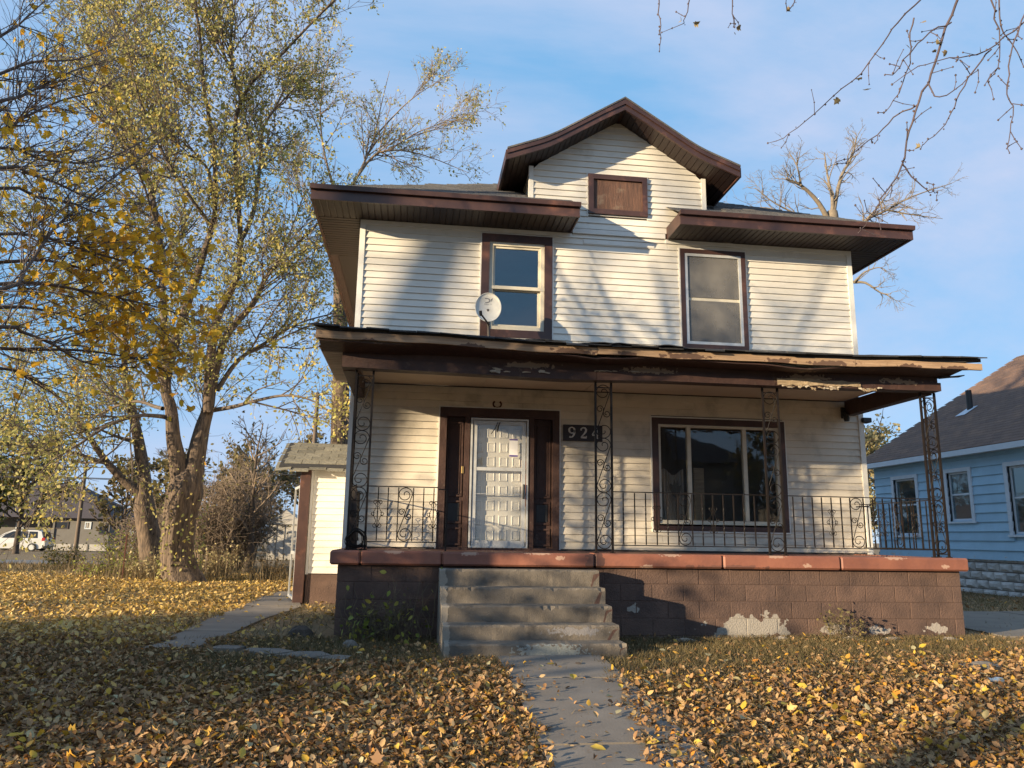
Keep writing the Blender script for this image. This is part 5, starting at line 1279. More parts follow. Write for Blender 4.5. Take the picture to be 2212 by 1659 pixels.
# second leaning maple behind it
rngB = np.random.default_rng(33)
mB = thing('maple_tree', (-7.1, 23, .25), 'leaning forked maple standing behind and left of the big trunk', 'tree')
B_L = [([(-7.5,23.0,1.9),(-7.64,23.0,2.43),(-8.05,22.83,2.82),(-8.52,22.67,3.3),(-8.9,22.5,3.83),(-9.12,22.33,4.21),(-9.97,22.17,5.17),(-10.91,22.0,5.81)], .19, .04),
([(-7.45,23.0,1.7),(-7.58,23.0,2.4),(-7.73,23.1,3.15),(-7.95,23.2,3.94),(-8.22,23.3,4.74),(-8.49,23.4,5.56),(-8.68,23.5,6.0),(-8.86,23.67,7.6),(-8.79,23.83,9.4),(-9.37,24.0,11.23)], .24, .06),
([(-8.0,23.25,4.0),(-8.41,22.9,4.1),(-8.9,22.5,4.3)], .07, .02), ([(-8.60,22.65,3.35),(-9.01,22.4,3.46),(-9.14,22.1,3.53),(-9.8,21.8,3.58),(-10.36,21.5,3.38)], .07, .015),
([(-8.86,23.67,7.4),(-9.9,23.2,8.6),(-11.0,22.8,9.6),(-12.2,22.6,10.3)], .08, .015), ([(-8.8,23.8,9.0),(-8.0,24.4,10.6),(-7.6,24.9,12.4)], .08, .015), ([(-10.2,22.2,5.3),(-11.6,22.4,6.0),(-13.0,22.8,6.1)], .06, .012)]
tt = TB(); tb = TB(); lv = []; SB = spec(leaf=9, spread=.08)
P = smooth_path([(-7.08,23,.05),(-7.13,23,.49),(-7.34,23,1.38),(-7.54,23,2.13),(-7.62,23,2.75)], 6); rr = np.interp(P[:, 2], [.05, .5, 1.4, 2.2, 2.5, 2.75], [.45, .34, .29, .27, .2, .02])
tt.tube(P, rr, 22, ridged(P, rr, 22, rngB, .08))
for i, (p, a, b) in enumerate(B_L):
    p = smooth_path(p, 4)
    if i < 2:
        rad = b + (a - b) * (1 - np.linspace(0, 1, len(p))) ** 1.7; tt.tube(p, rad, 14, ridged(p, rad, 14, rngB, .07)); S2 = spec(leaf=9, spread=.08, start=(.35, .15, .1)); S2.k = (3, 6, 4, 3); grow(tb, lv, p, b * .6, b * .5, 0, S2, rngB)
    else: grow(tb, lv, p, a, b, 0, SB, rngB)
finish_tree(mB, tt, tb, lv, rngB, K['bark'], K['twig'], K['leaf_green'], (.055, .115), down=.5)

# tree behind the left roof corner
rngC = np.random.default_rng(5)
mC = thing('tall_tree', (-2.6, 26, .25), 'half bare tree fanning out above the left roof corner', 'tree')
C_L = [([(-3.02,26.0,13.0),(-2.14,25.75,14.58),(-1.43,25.5,14.99),(-0.19,25.25,14.8),(1.48,25.0,14.1)], .10, .012), ([(-2.69,26.0,13.6),(-2.32,26.25,14.74),(-2.02,26.5,15.88),(-1.81,26.75,17.55),(-1.59,27.0,19.12)], .09, .012),
([(-3.0,26.0,12.9),(-3.66,25.83,14.82),(-3.9,25.67,16.7),(-3.65,25.5,18.66)], .09, .015), ([(-1.43,25.6,15.0),(-0.51,25.33,15.61),(0.34,25.07,15.93),(1.19,24.8,16.25)], .05, .01), ([(-1.95,26.4,16.0),(-1.02,26.27,17.17),(-0.29,26.13,17.83),(0.45,26.0,18.32)], .05, .01), ([(-2.9,26,11.5),(-4.0,25.5,12.6),(-5,25.2,14.2)], .07, .012)]
tt = TB(); tb = TB(); lv = []; SC = spec(leaf=4.5, len=((1.0, 2.4), (.5, 1.1), (.2, .5)), wig=.10)
tt.tube(smooth_path([(-2.4, 26, .1), (-2.6, 26, 6.3), (-2.9, 26, 10.7), (-3.0, 26, 13.3)], 4), np.linspace(.38, .12, 13), 12)
for p, a, b in C_L: grow(tb, lv, smooth_path(p, 3), a * .62, b * .7, 0, SC, rngC)
finish_tree(mC, tt, tb, lv, rngC, K['bark'], K['brush'], K['leaf_green'], (.07, .12), down=.4)

# bare tree behind the right roof
rngD = np.random.default_rng(8)
mD = thing('bare_tree', (16.0, 27, .25), 'bare pale barked tree rising behind the right side of the roof', 'tree')
D_L = [([(16.22,27.0,14.0),(15.7,26.83,14.83),(14.9,26.67,15.46),(14.17,26.5,15.6)], .17, .05), ([(16.33,27.0,14.4),(16.39,27.0,15.15),(16.26,27.0,16.11),(16.19,27.0,17.18)], .13, .03), ([(16.38,27.0,14.5),(16.95,27.17,16.25),(17.61,27.33,17.28),(17.99,27.5,18.31)], .13, .03), ([(14.86,26.6,15.42),(14.73,26.6,16.27),(14.43,26.6,16.82)], .06, .02),
([(16.3,27.0,13.6),(17.21,26.8,13.79),(17.6,26.6,14.2),(18.35,26.4,14.55),(19.32,26.2,15.1),(20.96,26.0,15.7)], .13, .02), ([(18.35,26.4,14.55),(19.15,26.2,14.33),(20.42,26.0,14.15)], .06, .015), ([(16.1,27.0,12.0),(16.73,26.75,11.56),(17.22,26.5,11.46),(17.67,26.25,10.99),(17.91,26.0,10.88)], .11, .02), ([(16.82,26.6,11.51),(17.19,26.4,11.87),(17.63,26.2,12.01),(17.81,26.0,11.82)], .06, .015),
([(16.2,27.0,13.7),(15.0,27.0,14.29),(13.91,27.0,14.78),(13.1,27.0,15.38)], .08, .02), ([(14.7,27.0,14.3),(13.65,27.25,14.68),(12.64,27.5,14.67)], .05, .015), ([(17.6,26.7,14.2),(18.23,26.6,14.91),(18.82,26.5,15.78)], .07, .02)]
tt = TB(); tb = TB(); SD = spec(levels=3, dens=(3.0, 3.0, 3.0), len=((.5, 1.4), (.25, .7), (.12, .35)), wig=.22, leaf=0, rad=(.028, .013, .008), rmin=.006, up=(.2, .1, 0))
P = smooth_path([(15.9, 27, .1), (16.0, 27, 9.5), (16.29, 27, 13.5), (16.35, 27, 14.6)], 5); tt.tube(P, np.linspace(.42, .2, len(P)), 12)
for p, a, b in D_L: grow(tb, None, smooth_path(p, 3), a * .75, b * .6, 0, SD, rngD)
finish_tree(mD, tt, tb, [], rngD, K['twig_pale'], K['twig_pale'], None, (.1, .1))

# near yellow maple whose branches reach in from the left
rngN = np.random.default_rng(14)
mN = thing('yellow_maple', (-5.6, 6.0, .15), 'near maple with dark twigs and last yellow leaves reaching in from the left edge', 'tree')
N_L = [[(-3.5,6.7,3.55),(-3.1,7.0,3.62),(-2.7,7.2,3.60),(-2.35,7.35,3.55),(-2.1,7.5,3.45)],[(-3.5,6.7,4.0),(-3.1,7.0,4.0),(-2.7,7.2,3.95),(-2.3,7.4,3.85)],[(-3.4,6.8,3.0),(-3.0,7.1,3.08),(-2.6,7.3,3.06),(-2.3,7.4,2.95)],[(-3.6,6.5,4.5),(-3.53,6.8,4.61),(-3.4,7.1,4.66),(-3.28,7.4,4.68),(-3.13,7.7,4.79),(-2.96,8.0,4.9)],[(-3.74,6.8,4.45),(-3.53,7.0,4.48),(-3.27,7.2,4.51),(-2.98,7.4,4.44),(-2.6,7.6,4.43)],[(-3.29,6.2,3.34),(-3.27,6.47,3.59),(-3.24,6.73,4.03),(-3.23,7.0,4.32),(-3.04,7.27,4.8),(-2.84,7.53,5.22),(-2.6,7.8,5.8)],[(-3.68,6.5,5.12),(-3.65,6.67,5.26),(-3.59,6.85,5.47),(-3.39,7.03,5.79),(-3.22,7.2,6.0)],[(-3.89,6.8,5.56),(-3.74,7.07,5.88),(-3.52,7.33,6.1),(-3.35,7.6,6.45)],[(-3.77,6.5,5.74),(-3.75,6.75,6.07),(-3.71,7.0,6.5)],[(-3.35,6.4,3.09),(-3.3,6.6,3.11),(-3.11,6.8,3.05),(-2.96,7.0,2.96),(-2.73,7.2,2.96),(-2.6,7.4,3.01)],[(-3.59,6.8,3.36),(-3.41,7.2,3.46),(-3.18,7.6,3.48),(-2.88,8.0,3.44)],[(-3.52,6.8,2.83),(-3.43,7.0,2.81),(-3.3,7.2,2.72)],[(-3.93,7.0,5.11),(-3.89,7.25,5.37),(-3.7,7.5,5.73),(-3.46,7.75,6.03),(-3.41,8.0,6.37)],[(-3.54,6.6,3.7),(-3.31,6.9,3.84),(-3.04,7.2,3.86),(-2.75,7.5,3.88),(-2.51,7.8,3.91)],[(-4.01,7.2,5.03),(-3.8,7.5,5.09),(-3.43,7.8,5.24),(-3.14,8.1,5.63),(-3.01,8.4,6.03)]]
tt = TB(); tb = TB(); lv = []
P = smooth_path([(-5.6, 6.0, -.1), (-5.62, 6.0, .4), (-5.65, 6.05, 1.5), (-5.6, 6.1, 2.6), (-5.5, 6.2, 3.6)], 4); rr = np.interp(P[:, 2], [-.1, .3, 1.5, 3.6], [.38, .28, .22, .17]); tt.tube(P, rr, 20, ridged(P, rr, 20, rngN, .07))
forks = [(-5.6, 6.1, 2.5), (-5.55, 6.15, 3.0), (-5.5, 6.2, 3.5)]
SN = spec(levels=2, k=(7, 4, 3), dens=(6.5, 6.0), min=(5, 2), len=((.45, 1.2), (.18, .5)), start=(.05, .1), seg=(4, 3), wig=.14, rad=(.0062, .0032), rmin=.0018, leaf=26, spread=.03, up=(.12, .05), ang=((25, 60), (25, 65)))
for i, q in enumerate(N_L):
    z0 = q[0][2]; f_ = np.array(forks[0 if z0 < 3.6 else (1 if z0 < 5 else 2)]); p0 = np.array(q[0]); mid = (f_ * .5 + p0 * .5) + np.array([.1, -.15, .12])
    pth = smooth_path([tuple(f_), tuple(mid)] + q, 3); grow(tb, lv, pth, .024, .004, 0, SN, rngN)
for i in range(9):   # crown outside the picture, upward
    a = rngN.uniform(0, 6.28); e = rngN.uniform(.9, 1.35); f_ = np.array([-5.5, 6.2, 3.5]); d_ = np.array([math.cos(a) * math.cos(e), math.sin(a) * math.cos(e), math.sin(e)]); Ln = rngN.uniform(3.0, 5.2)
    S3 = spec(levels=2, k=(8, 5, 3), dens=(2.0, 2.6), len=((.7, 1.8), (.35, .8)), leaf=0, rad=(.018, .007), rmin=.003)
    grow(tb, None, np.array([f_ + d_ * Ln * t + np.array([0, 0, .25 * t * t]) for t in np.linspace(0, 1, 7)]), .06, .01, 0, S3, rngN)
tt.build('trunk', K['bark_dark'], mN); tb.build('branches', K['twig_near'], mN)
cl = [(-3.6, 6.8, 5.0, .22, 16), (-2.62, 7.2, 4.78, .16, 22), (-2.54, 7.2, 4.46, .18, 30), (-2.6, 7.2, 3.89, .26, 60), (-2.82, 7.2, 3.45, .28, 60), (-2.25, 7.3, 3.8, .18, 40), (-2.2, 7.3, 3.49, .2, 40), (-2.5, 7.2, 3.11, .22, 40), (-3.05, 7.2, 3.15, .2, 20), (-3.35, 6.9, 3.6, .2, 20), (-2.45, 7.3, 2.95, .15, 12), (-3.2, 7.0, 4.1, .25, 22), (-3.5, 6.7, 4.6, .2, 16), (-2.9, 7.2, 4.2, .25, 26)]
cand = np.concatenate(lv); wgt = np.full(len(cand), .02)
for c in cl: wgt += .15 * (c[4] / 30) * np.exp(-np.sum((cand - np.array(c[:3])) ** 2, 1) / (2 * (1.15 * c[3]) ** 2))
q = cand[rngN.uniform(0, 1, len(cand)) < np.clip(wgt, 0, .9)]

link('crown', leaf_mesh('crown', q, rngN.uniform(.045, .088, len(q)), rngN, MAPLE, fold=.3, curl=.35, down=.7), K['leaf_yellow'], mN)

# maple overhanging from the right: budded twigs at the top of the picture
rngH = np.random.default_rng(17)
mH = thing('overhanging_maple', (7.4, 2.2, 0), 'bare budded maple twigs hanging in from the upper right edge', 'tree')
H_L = [[(3.63,4.2,5.28),(3.55,4.24,5.07),(3.45,4.27,4.81),(3.37,4.31,4.59),(3.29,4.34,4.39),(3.23,4.38,4.18),(3.21,4.42,4.02),(3.15,4.46,3.9),(3.08,4.49,3.8),(3.05,4.53,3.71),(3.02,4.56,3.66),(2.97,4.6,3.58)],[(3.2,4.4,4.01),(3.26,4.4,3.93),(3.33,4.4,3.87),(3.38,4.4,3.83),(3.44,4.4,3.83)],[(3.31,4.34,4.43),(3.22,4.47,4.41),(3.13,4.55,4.31),(3.06,4.62,4.26),(2.97,4.7,4.16)],[(3.3,4.2,5.14),(3.19,4.3,5.03),(3.13,4.4,4.92),(3.02,4.5,4.75),(2.85,4.6,4.61),(2.69,4.7,4.46),(2.57,4.8,4.38)],[(3.53,4.22,5.0),(3.36,4.22,4.91),(3.22,4.25,4.77),(3.12,4.28,4.62),(3.05,4.3,4.61)],[(3.93,4.0,4.92),(3.76,4.05,4.79),(3.6,4.1,4.69),(3.43,4.15,4.67),(3.23,4.2,4.63)],[(3.7,4.1,4.74),(3.59,4.14,4.59),(3.5,4.18,4.44),(3.46,4.22,4.32),(3.4,4.26,4.21),(3.29,4.3,4.12)],[(3.95,4.0,5.06),(3.83,4.02,4.81),(3.75,4.03,4.57),(3.73,4.05,4.38),(3.78,4.07,4.3),(3.74,4.08,4.12),(3.74,4.1,3.99)],[(3.37,4.3,4.59),(3.39,4.27,4.47),(3.5,4.23,4.49),(3.67,4.2,4.65)],[(3.24,4.2,4.99),(3.23,4.25,4.86),(3.25,4.3,4.71),(3.18,4.35,4.52),(3.12,4.4,4.41)],[(1.72,5.0,5.69),(1.72,5.0,5.46),(1.73,5.0,5.31),(1.72,5.0,5.13)],[(1.97,5.0,5.68),(1.95,5.0,5.5),(1.91,5.0,5.4)],[(2.32,5.0,5.72),(2.32,5.0,5.53),(2.33,5.0,5.41)],[(2.85,5.0,5.76),(2.81,5.0,5.64),(2.76,5.0,5.59)],[(3.64,4.0,5.05),(3.69,4.03,4.91),(3.73,4.05,4.8),(3.71,4.08,4.59),(3.64,4.1,4.49)],[(3.72,4.0,5.06),(3.72,4.03,4.86),(3.84,4.07,4.76),(3.92,4.1,4.63)]]
tt = TB(); tb = TB(); buds = []
P = smooth_path([(7.4, 2.2, -.1), (7.4, 2.2, 1.2), (7.2, 2.3, 3.0), (6.6, 2.6, 4.8), (5.4, 3.2, 6.1), (3.9, 4.0, 6.55), (2.6, 4.7, 6.45), (1.6, 5.1, 6.2)], 4); tt.tube(P, np.linspace(.30, .02, len(P)), 12)
tb.tube([(3.7, 4.1, 6.55), (3.68, 4.15, 5.9), (3.63, 4.2, 5.28)], [.02, .014, .010], 5); tb.tube([(3.6, 4.15, 5.8), (3.4, 4.2, 5.4), (3.3, 4.2, 5.14)], [.012, .009, .006], 4)
tb.tube([(4.3, 3.8, 6.4), (4.1, 3.9, 5.5), (3.93, 4.0, 4.92)], [.016, .012, .007], 4); tb.tube([(4.2, 3.8, 6.3), (4.0, 3.95, 5.5), (3.95, 4.0, 5.06)], [.012, .009, .006], 4)
for a, b in (((1.72, 5.05, 6.2), (1.72, 5.0, 5.69)), ((2.0, 4.95, 6.3), (1.97, 5.0, 5.68)), ((2.35, 4.85, 6.4), (2.32, 5.0, 5.72)), ((2.9, 4.6, 6.45), (2.85, 5.0, 5.76)), ((3.7, 4.1, 6.2), (3.64, 4.0, 5.05)), ((3.8, 4.0, 6.3), (3.72, 4.0, 5.06))): tb.tube([a, tuple((np.array(a) + np.array(b)) / 2 + .02), b], [.008, .006, .005], 4)
for i, q in enumerate(H_L):
    p = smooth_path(q, 3); r0 = .0095 if i == 0 else .0055; n = len(p); p = p + rngH.normal(0, .004, p.shape)
    tb.tube(p, np.linspace(r0, .0026, n), 5)
    for j in range(2, n):
        if rngH.random() < .75: buds.append(p[j] + rngH.normal(0, .006, 3))
        if rngH.random() < .42 and j > 2:
            d_ = rngH.normal(0, 1, 3); d_[1] *= .5; d_[2] -= .4; d_ /= np.linalg.norm(d_); ln = rngH.uniform(.05, .2); e = p[j] + d_ * ln; m_ = p[j] + d_ * ln * .5 + rngH.normal(0, .008, 3); tb.tube([p[j], m_, e], [.0032, .0028, .0022], 4); buds += [e, m_]
bt = TB()
for b_ in buds:
    s = rngH.uniform(.0045, .009); bt.tube([b_ + np.array([0, 0, -s]), b_, b_ + np.array([0, 0, s])], [s * .3, s, s * .3], 5)
tt.build('trunk', K['bark_dark'], mH); tb.build('branches', K['bud'], mH); tag(bt.build('buds', K['bud'], mH), kind='stuff')
q = np.array([(3.30, 4.22, 4.98), (3.02, 4.5, 4.72), (3.05, 4.5, 4.62), (2.9, 4.6, 4.60), (1.9, 5.0, 5.42), (2.0, 5.0, 5.40), (2.34, 5.0, 5.40), (2.32, 5.0, 5.36), (2.76, 5.0, 5.6), (3.27, 4.3, 4.1), (3.42, 4.28, 4.82), (3.5, 4.25, 4.80), (3.44, 4.27, 4.86), (3.22, 4.25, 4.80), (3.7, 4.06, 4.78), (3.62, 4.1, 4.72), (1.05, 5.3, 5.85)])
link('crown', leaf_mesh('crown', q, rngH.uniform(.03, .055, len(q)), rngH, MAPLE, fold=.5, curl=.5, down=.5), K['leaf_tan'], mH)

# trees off to the left that the sun shines through, and shrubs added below them to block low sun
def plain_tree(name, x, y, h, r, label, seed, bark, twig, leafm=None, leaf=0, lean=(0, 0), crown=(.35, 1.0), n=14, lsize=(.1, .16), spreadr=.35, group=None, levels=2, dens=(2.0, 2.4), rmin=.012):
    rg = np.random.default_rng(seed); t = thing(name, (x, y, gzf(x, y)), label, 'tree', group); tt, tb, lv = TB(), TB(), []
    z0 = gzf(x, y); tp = np.array([x + lean[0], y + lean[1], z0 + h])
    P = smooth_path([(x, y, z0 - .2), (x + lean[0] * .1, y + lean[1] * .1, z0 + h * .25), (x + lean[0] * .45 + rg.normal(0, .15), y + lean[1] * .45, z0 + h * .6), tuple(tp)], 4); rad = r * (1 - .88 * np.linspace(0, 1, len(P)) ** .8); rad[0] *= 1.35
    tt.tube(P, rad, 12)
    S = spec(levels=levels, k=(6, 4, 3, 3), dens=dens + (3,), len=((h * .10, h * .22), (h * .05, h * .11), (h * .03, h * .06)), leaf=leaf, rad=(r * .22, r * .08, r * .04), rmin=rmin, spread=.12 + h * .01, drop=.05, start=(.15, .1, .1))
    for i in range(n):
        u = rg.uniform(*crown); u = min(u, .98); t_ = u * (len(P) - 1); j = min(int(t_), len(P) - 2); p = P[j] + (P[j + 1] - P[j]) * (t_ - j); a = i * 2.4 + rg.uniform(-.4, .4); e = rg.uniform(.35, 1.0); Ln = h * spreadr * rg.uniform(.6, 1.1) * (1.2 - .7 * u)
        d_ = np.array([math.cos(a) * math.cos(e), math.sin(a) * math.cos(e), math.sin(e)])
        grow(tb, lv, np.array([p + d_ * Ln * s + np.array([0, 0, .12 * Ln * s * s]) for s in np.linspace(0, 1, 6)]), max(rad[j] * .5, rmin * 2), rmin * 1.5, 0, S, rg)
    finish_tree(t, tt, tb, lv, rg, bark, twig, leafm, lsize); return t
def bush(name, x, y, h, rx, ry, n, label, seed, stemm, leafm, nleaf, lsize=(.05, .09), z0=None, group=None, arch=.5, cat='shrub', rs=.012, down=.2):
    rg = np.random.default_rng(seed); z0 = gzf(x, y) if z0 is None else z0; t = thing(name, (x, y, z0), label, cat, group); tb, q = TB(), []
    for i in range(n):
        a = rg.uniform(0, 6.28); rr = math.sqrt(rg.uniform(0, 1)); bx_, by_ = x + rx * .45 * rr * math.cos(a), y + ry * .45 * rr * math.sin(a); hh = h * rg.uniform(.55, 1.05) * (1 - .35 * rr)
        d_ = np.array([math.cos(a) * rx * rr * arch, math.sin(a) * ry * rr * arch, 0]); P = [np.array([bx_, by_, gzf(bx_, by_) - .05 if z0 < 1 else z0])]
        for s in np.linspace(.25, 1, 4): P.append(P[0] + np.array([0, 0, hh * s]) + d_ * s * s * 1.4 + rg.normal(0, .06 * h * .4, 3) * s)
        tb.tube(P, np.linspace(rs, rs * .35, 5), 4)
        for k in range(4):
            s = rg.uniform(.3, .95); b_ = P[0] * (1 - s) + P[-1] * s; e = b_ + np.array([rg.normal(0, .3), rg.normal(0, .3), rg.uniform(.1, .5)]) * h * .35; m_ = (b_ + e) / 2 + rg.normal(0, .03 * h, 3); tb.tube([b_, m_, e], [rs * .5, rs * .4, rs * .25], 3)
            for _ in range(3):
                f_ = m_ + (e - m_) * rg.uniform(0, 1); g_ = f_ + rg.normal(0, .11 * h, 3); tb.tube([f_, (f_ + g_) / 2 + rg.normal(0, .02 * h, 3), g_], [rs * .3, rs * .25, rs * .18], 3); q.append(g_); q.append((f_ + g_) / 2)
    tb.build('stems', stemm, t)
    if nleaf:
        q = np.array(q); i = rg.integers(0, len(q), nleaf); L = q[i] + rg.normal(0, .07 * h, (nleaf, 3)); L[:, 2] = np.maximum(L[:, 2], z0 + .03)
        link('foliage', leaf_mesh('foliage', L, rg.uniform(*lsize, nleaf), rg, OVAL, down=down), leafm, t)
    return t
sx, sy_ = math.sin(SUN_AZ), math.cos(SUN_AZ)
def sunpos(s, q): return (s * sx + q * sy_, s * sy_ - q * sx)      # s: along the light's path, q: across it
T1 = sunpos(-21, -11.2)
plain_tree('street_tree', T1[0], T1[1], 18, .56, 'tall leaning bare tree out of view to the left, shading the front wall', 71, K['bark_dark'], K['twig'], n=6, spreadr=.30, levels=2, lean=(1.2, -2.2), dens=(.6, .8), crown=(.72, 1.0))
T2 = sunpos(-25, -8.9)
plain_tree('street_tree', T2[0], T2[1], 14.5, .24, 'smaller bare tree out of view at left beside the added shrubs', 72, K['bark_dark'], K['twig'], n=10, spreadr=.36, levels=2, dens=(1.2, 1.4), crown=(.5, 1.0))
T3 = sunpos(-34, -8.2)
plain_tree('street_tree', T3[0], T3[1], 17, .28, 'farther bare tree out of view at left behind the added shrubs', 73, K['bark_dark'], K['twig'], n=10, spreadr=.36, levels=2, dens=(1.2, 1.3), crown=(.5, 1.0))
T4 = sunpos(-19, -14.6)
plain_tree('street_tree', T4[0], T4[1], 9, .30, 'bare tree out of view at left whose trunk shades the side yard', 74, K['bark_dark'], K['twig'], n=10, spreadr=.36, levels=1, dens=(1.0, 1.2), crown=(.45, 1.0))
T5 = sunpos(-24, -17.2)
plain_tree('street_tree', T5[0], T5[1], 10, .26, 'bare tree out of view at far left beyond the side yard', 75, K['bark_dark'], K['twig'], n=10, spreadr=.36, levels=1, dens=(1.0, 1.2), crown=(.45, 1.0))
T6 = sunpos(-11, -2.75)
plain_tree('street_tree', T6[0], T6[1], 8, .24, 'bare tree out of view beyond the left end of the lawn, nearest the viewer', 76, K['bark_dark'], K['twig'], n=10, spreadr=.36, levels=2, dens=(1.2, 1.4), crown=(.35, 1.0))
hq = np.linspace(-10.6, -7.5, 4)  # unseen shrubs added to keep low sun off steps and left porch front
for i, q in enumerate(hq):
    p = sunpos(-9.5 + random.uniform(-.4, .4), q); hh = [4.2, 4.4, 4.2, 3.7, 3.7, 3.6, 3.4][i]
    bush('shade_shrub', p[0], p[1], hh, 1.5, 1.5, 46, ['first', 'second', 'third', 'fourth', 'fifth', 'sixth', 'seventh'][i] + ' unseen evergreen shrub added left of the lawn to block low sun, counted from the house end', 200 + i, K['stem'], K['leaf_dark'], [5200, 5200, 5200, 4200, 1800, 1100, 800][i], (.12, .20), arch=.35, group='added shade shrubs left of the lawn', rs=.02)

# the other side of the street, behind the viewer: it darkens the windows' reflections
def plain_house(x, y, wd, dp, h, label, mt, seed):
    t = thing('opposite_house', (x, y, 0), label, 'house', 'houses behind the viewer')
    MB().box(x - wd / 2, x + wd / 2, y - dp, y, -.2, h).build('wall', mt, t)
    MB().add([(x - wd / 2 - .5, y + .5, h), (x + wd / 2 + .5, y + .5, h), (x + wd / 2 + .5, y - dp - .5, h), (x - wd / 2 - .5, y - dp - .5, h), (x - 1, y - dp / 2, h + 2.6), (x + 1, y - dp / 2, h + 2.6)], [(0, 1, 5, 4), (1, 2, 5), (2, 3, 4, 5), (3, 0, 4), (0, 3, 2, 1)]).build('roof', K['groof'], t)
    for i, u in enumerate((-.3, .1, .33)):
        f_ = MB().frame(x + u * wd - .5, x + u * wd + .5, 1.0, 2.4, .1, y + .001, y + .06).build('window', K['bluetrim'], t); MB().box(x + u * wd - .4, x + u * wd + .4, y + .01, y + .02, 1.1, 2.3).build('pane', K['vanglass'], f_)
plain_house(-6, -27, 11, 9, 3.6, 'brown bungalow across the street behind the viewer', K['ghouse'], 1)
plain_house(17, -26, 12, 9, 6.6, 'two storey grey house across the street behind the viewer', K['ghouse'], 2)
plain_house(33, -27, 11, 9, 3.8, 'grey bungalow at the far right across the street behind the viewer', K['ghouse'], 3)
for i, (x, y, h, lb) in enumerate(((1.5, -23, 9.5, 'leafy tree between the brown and the two storey house behind the viewer'), (23, -21, 11, 'leafy tree right of the two storey house behind the viewer'), (-1, -34, 11, 'tall tree in the back yard of the brown bungalow behind the viewer'), (31, -24, 10, 'leafy tree at the far right behind the viewer'), (12.5, -20, 9, 'small tree in front of the two storey house behind the viewer'))):
    plain_tree('street_tree', x, y, h, .25, lb, 150 + i, K['bark_dark'], K['bark_dark'], K['leaf_dark'], leaf=5, n=16, spreadr=.5, crown=(.25, 1), lsize=(.3, .5), levels=1, dens=(2.2, 2.4), rmin=.02)

# background trees at far left
plain_tree('dark_tree', -25.8, 55, 7.2, .22, 'dark leafy tree with yellowing patches in front of the grey house', 80, K['bark_dark'], K['bark_dark'], K['leaf_dark'], leaf=10, n=18, spreadr=.55, crown=(.3, 1), lsize=(.22, .36), levels=2, dens=(1.8, 2.4), rmin=.02)
plain_tree('dark_tree', -31.5, 60, 8.0, .24, 'leafy tree at the very left edge above the minivan', 81, K['bark_dark'], K['bark_dark'], K['leaf_dark'], leaf=8, n=18, spreadr=.5, crown=(.35, 1), lsize=(.24, .38), levels=2, dens=(1.8, 2.4), rmin=.02)
for i, (x, y, h, lb, lf, lm_) in enumerate(((-24.5, 84, 9, 'bare brown tree behind the right end of the grey house', 0, None), (-20.5, 70, 7, 'bushy olive tree right of the grey house', 9, K['leaf_brush']), (-17.5, 88, 10, 'distant bare tree seen through the fork of the leaning maple', 1, K['leaf_brush']), (-13.5, 66, 8, 'brownish tree in the gap between the two trunks', 6, K['leaf_brush']), (-10.0, 72, 9, 'far tree behind the thicket right of the big trunk', 4, K['leaf_brush']), (-6.0, 80, 9, 'far tree behind the side entry roof', 4, K['leaf_brush']), (-42, 92, 10, 'distant bare tree behind the grey house at the left edge', 1, K['leaf_brush']), (-13.0, 44, 5.2, 'brown leaved tree in the gap right of the leaning maple', 7, K['leaf_brush']), (-9.2, 42, 4.6, 'brown leaved tree just right of the big maple trunk, beyond the brush', 6, K['leaf_brush']), (-17.5, 50, 5.0, 'brown leaved tree at the right corner of the grey house', 7, K['leaf_brush']))):
    plain_tree('distant_tree', x, y, h, .2, lb, 90 + i, K['bark_dark'], K['twig'], lm_, leaf=lf, n=18, spreadr=.5, crown=(.2, 1), lsize=(.25, .42), dens=(2.2, 2.6), rmin=.025)
# brush behind the big maple
TH = [(-6.55, 26.5, 3.4, .9, 'tall bare thicket just right of the big trunk'), (-5.75, 27.6, 3.8, .9, 'tangled bare thicket in the middle of the brush'), (-7.9, 28.0, 3.0, 1.2, 'bare thicket behind the big trunk'), (-6.6, 30.5, 4.6, 1.2, 'highest bare thicket at the back of the brush'), (-9.8, 30.5, 2.4, 1.0, 'low bare thicket left of the leaning maple')]
for i, (x, y, h, r, lb) in enumerate(TH):
    bush('bare_thicket', x, y, h, r, r, 85, lb, 300 + i, K['brush'], K['leaf_brush'], 420, (.06, .12), group='bare thickets behind the maples', rs=.02)
plain_tree('small_tree', -5.3, 26.6, 4.2, .20, 'short dark trunked tree inside the brush', 97, K['bark_dark'], K['brush'], K['leaf_brush'], leaf=2, n=14, spreadr=.4, lsize=(.08, .14), dens=(2.4, 3))
for i, (x, y, h, r, nl, lm_, lb) in enumerate(((-10.9, 26.5, 1.0, .6, 500, K['leaf_dark'], 'dark green bush at the left edge before the street'), (-9.3, 27.5, .9, .9, 260, K['straw'], 'pale dry weed clump beside the street'), (-8.4, 24.5, 1.5, .8, 320, K['vine'], 'yellow leaved brush left of the leaning trunk'), (-6.5, 20.6, .9, .9, 340, K['leaf_gold'], 'dry brush with pale leaves at the foot of the big trunk'), (-7.6, 21.2, .7, .8, 300, K['vine'], 'yellowish low brush beside the metal stake'), (-5.0, 21.5, 1.1, .7, 200, K['leaf_gold'], 'leafy suckers right behind the big trunk'), (-3.6, 20.5, .9, .7, 120, K['straw'], 'thin dry weeds right of the big trunk'), (-3.0, 24.5, .8, .6, 120, K['straw'], 'tall dry weeds beside the shed'))):
    bush('weed_clump', x, y, h, r, r, 30, lb, 340 + i, K['straw'] if lm_ in (K['straw'], K['leaf_gold']) else K['stem'], lm_, nl, (.05, .10), rs=.008)
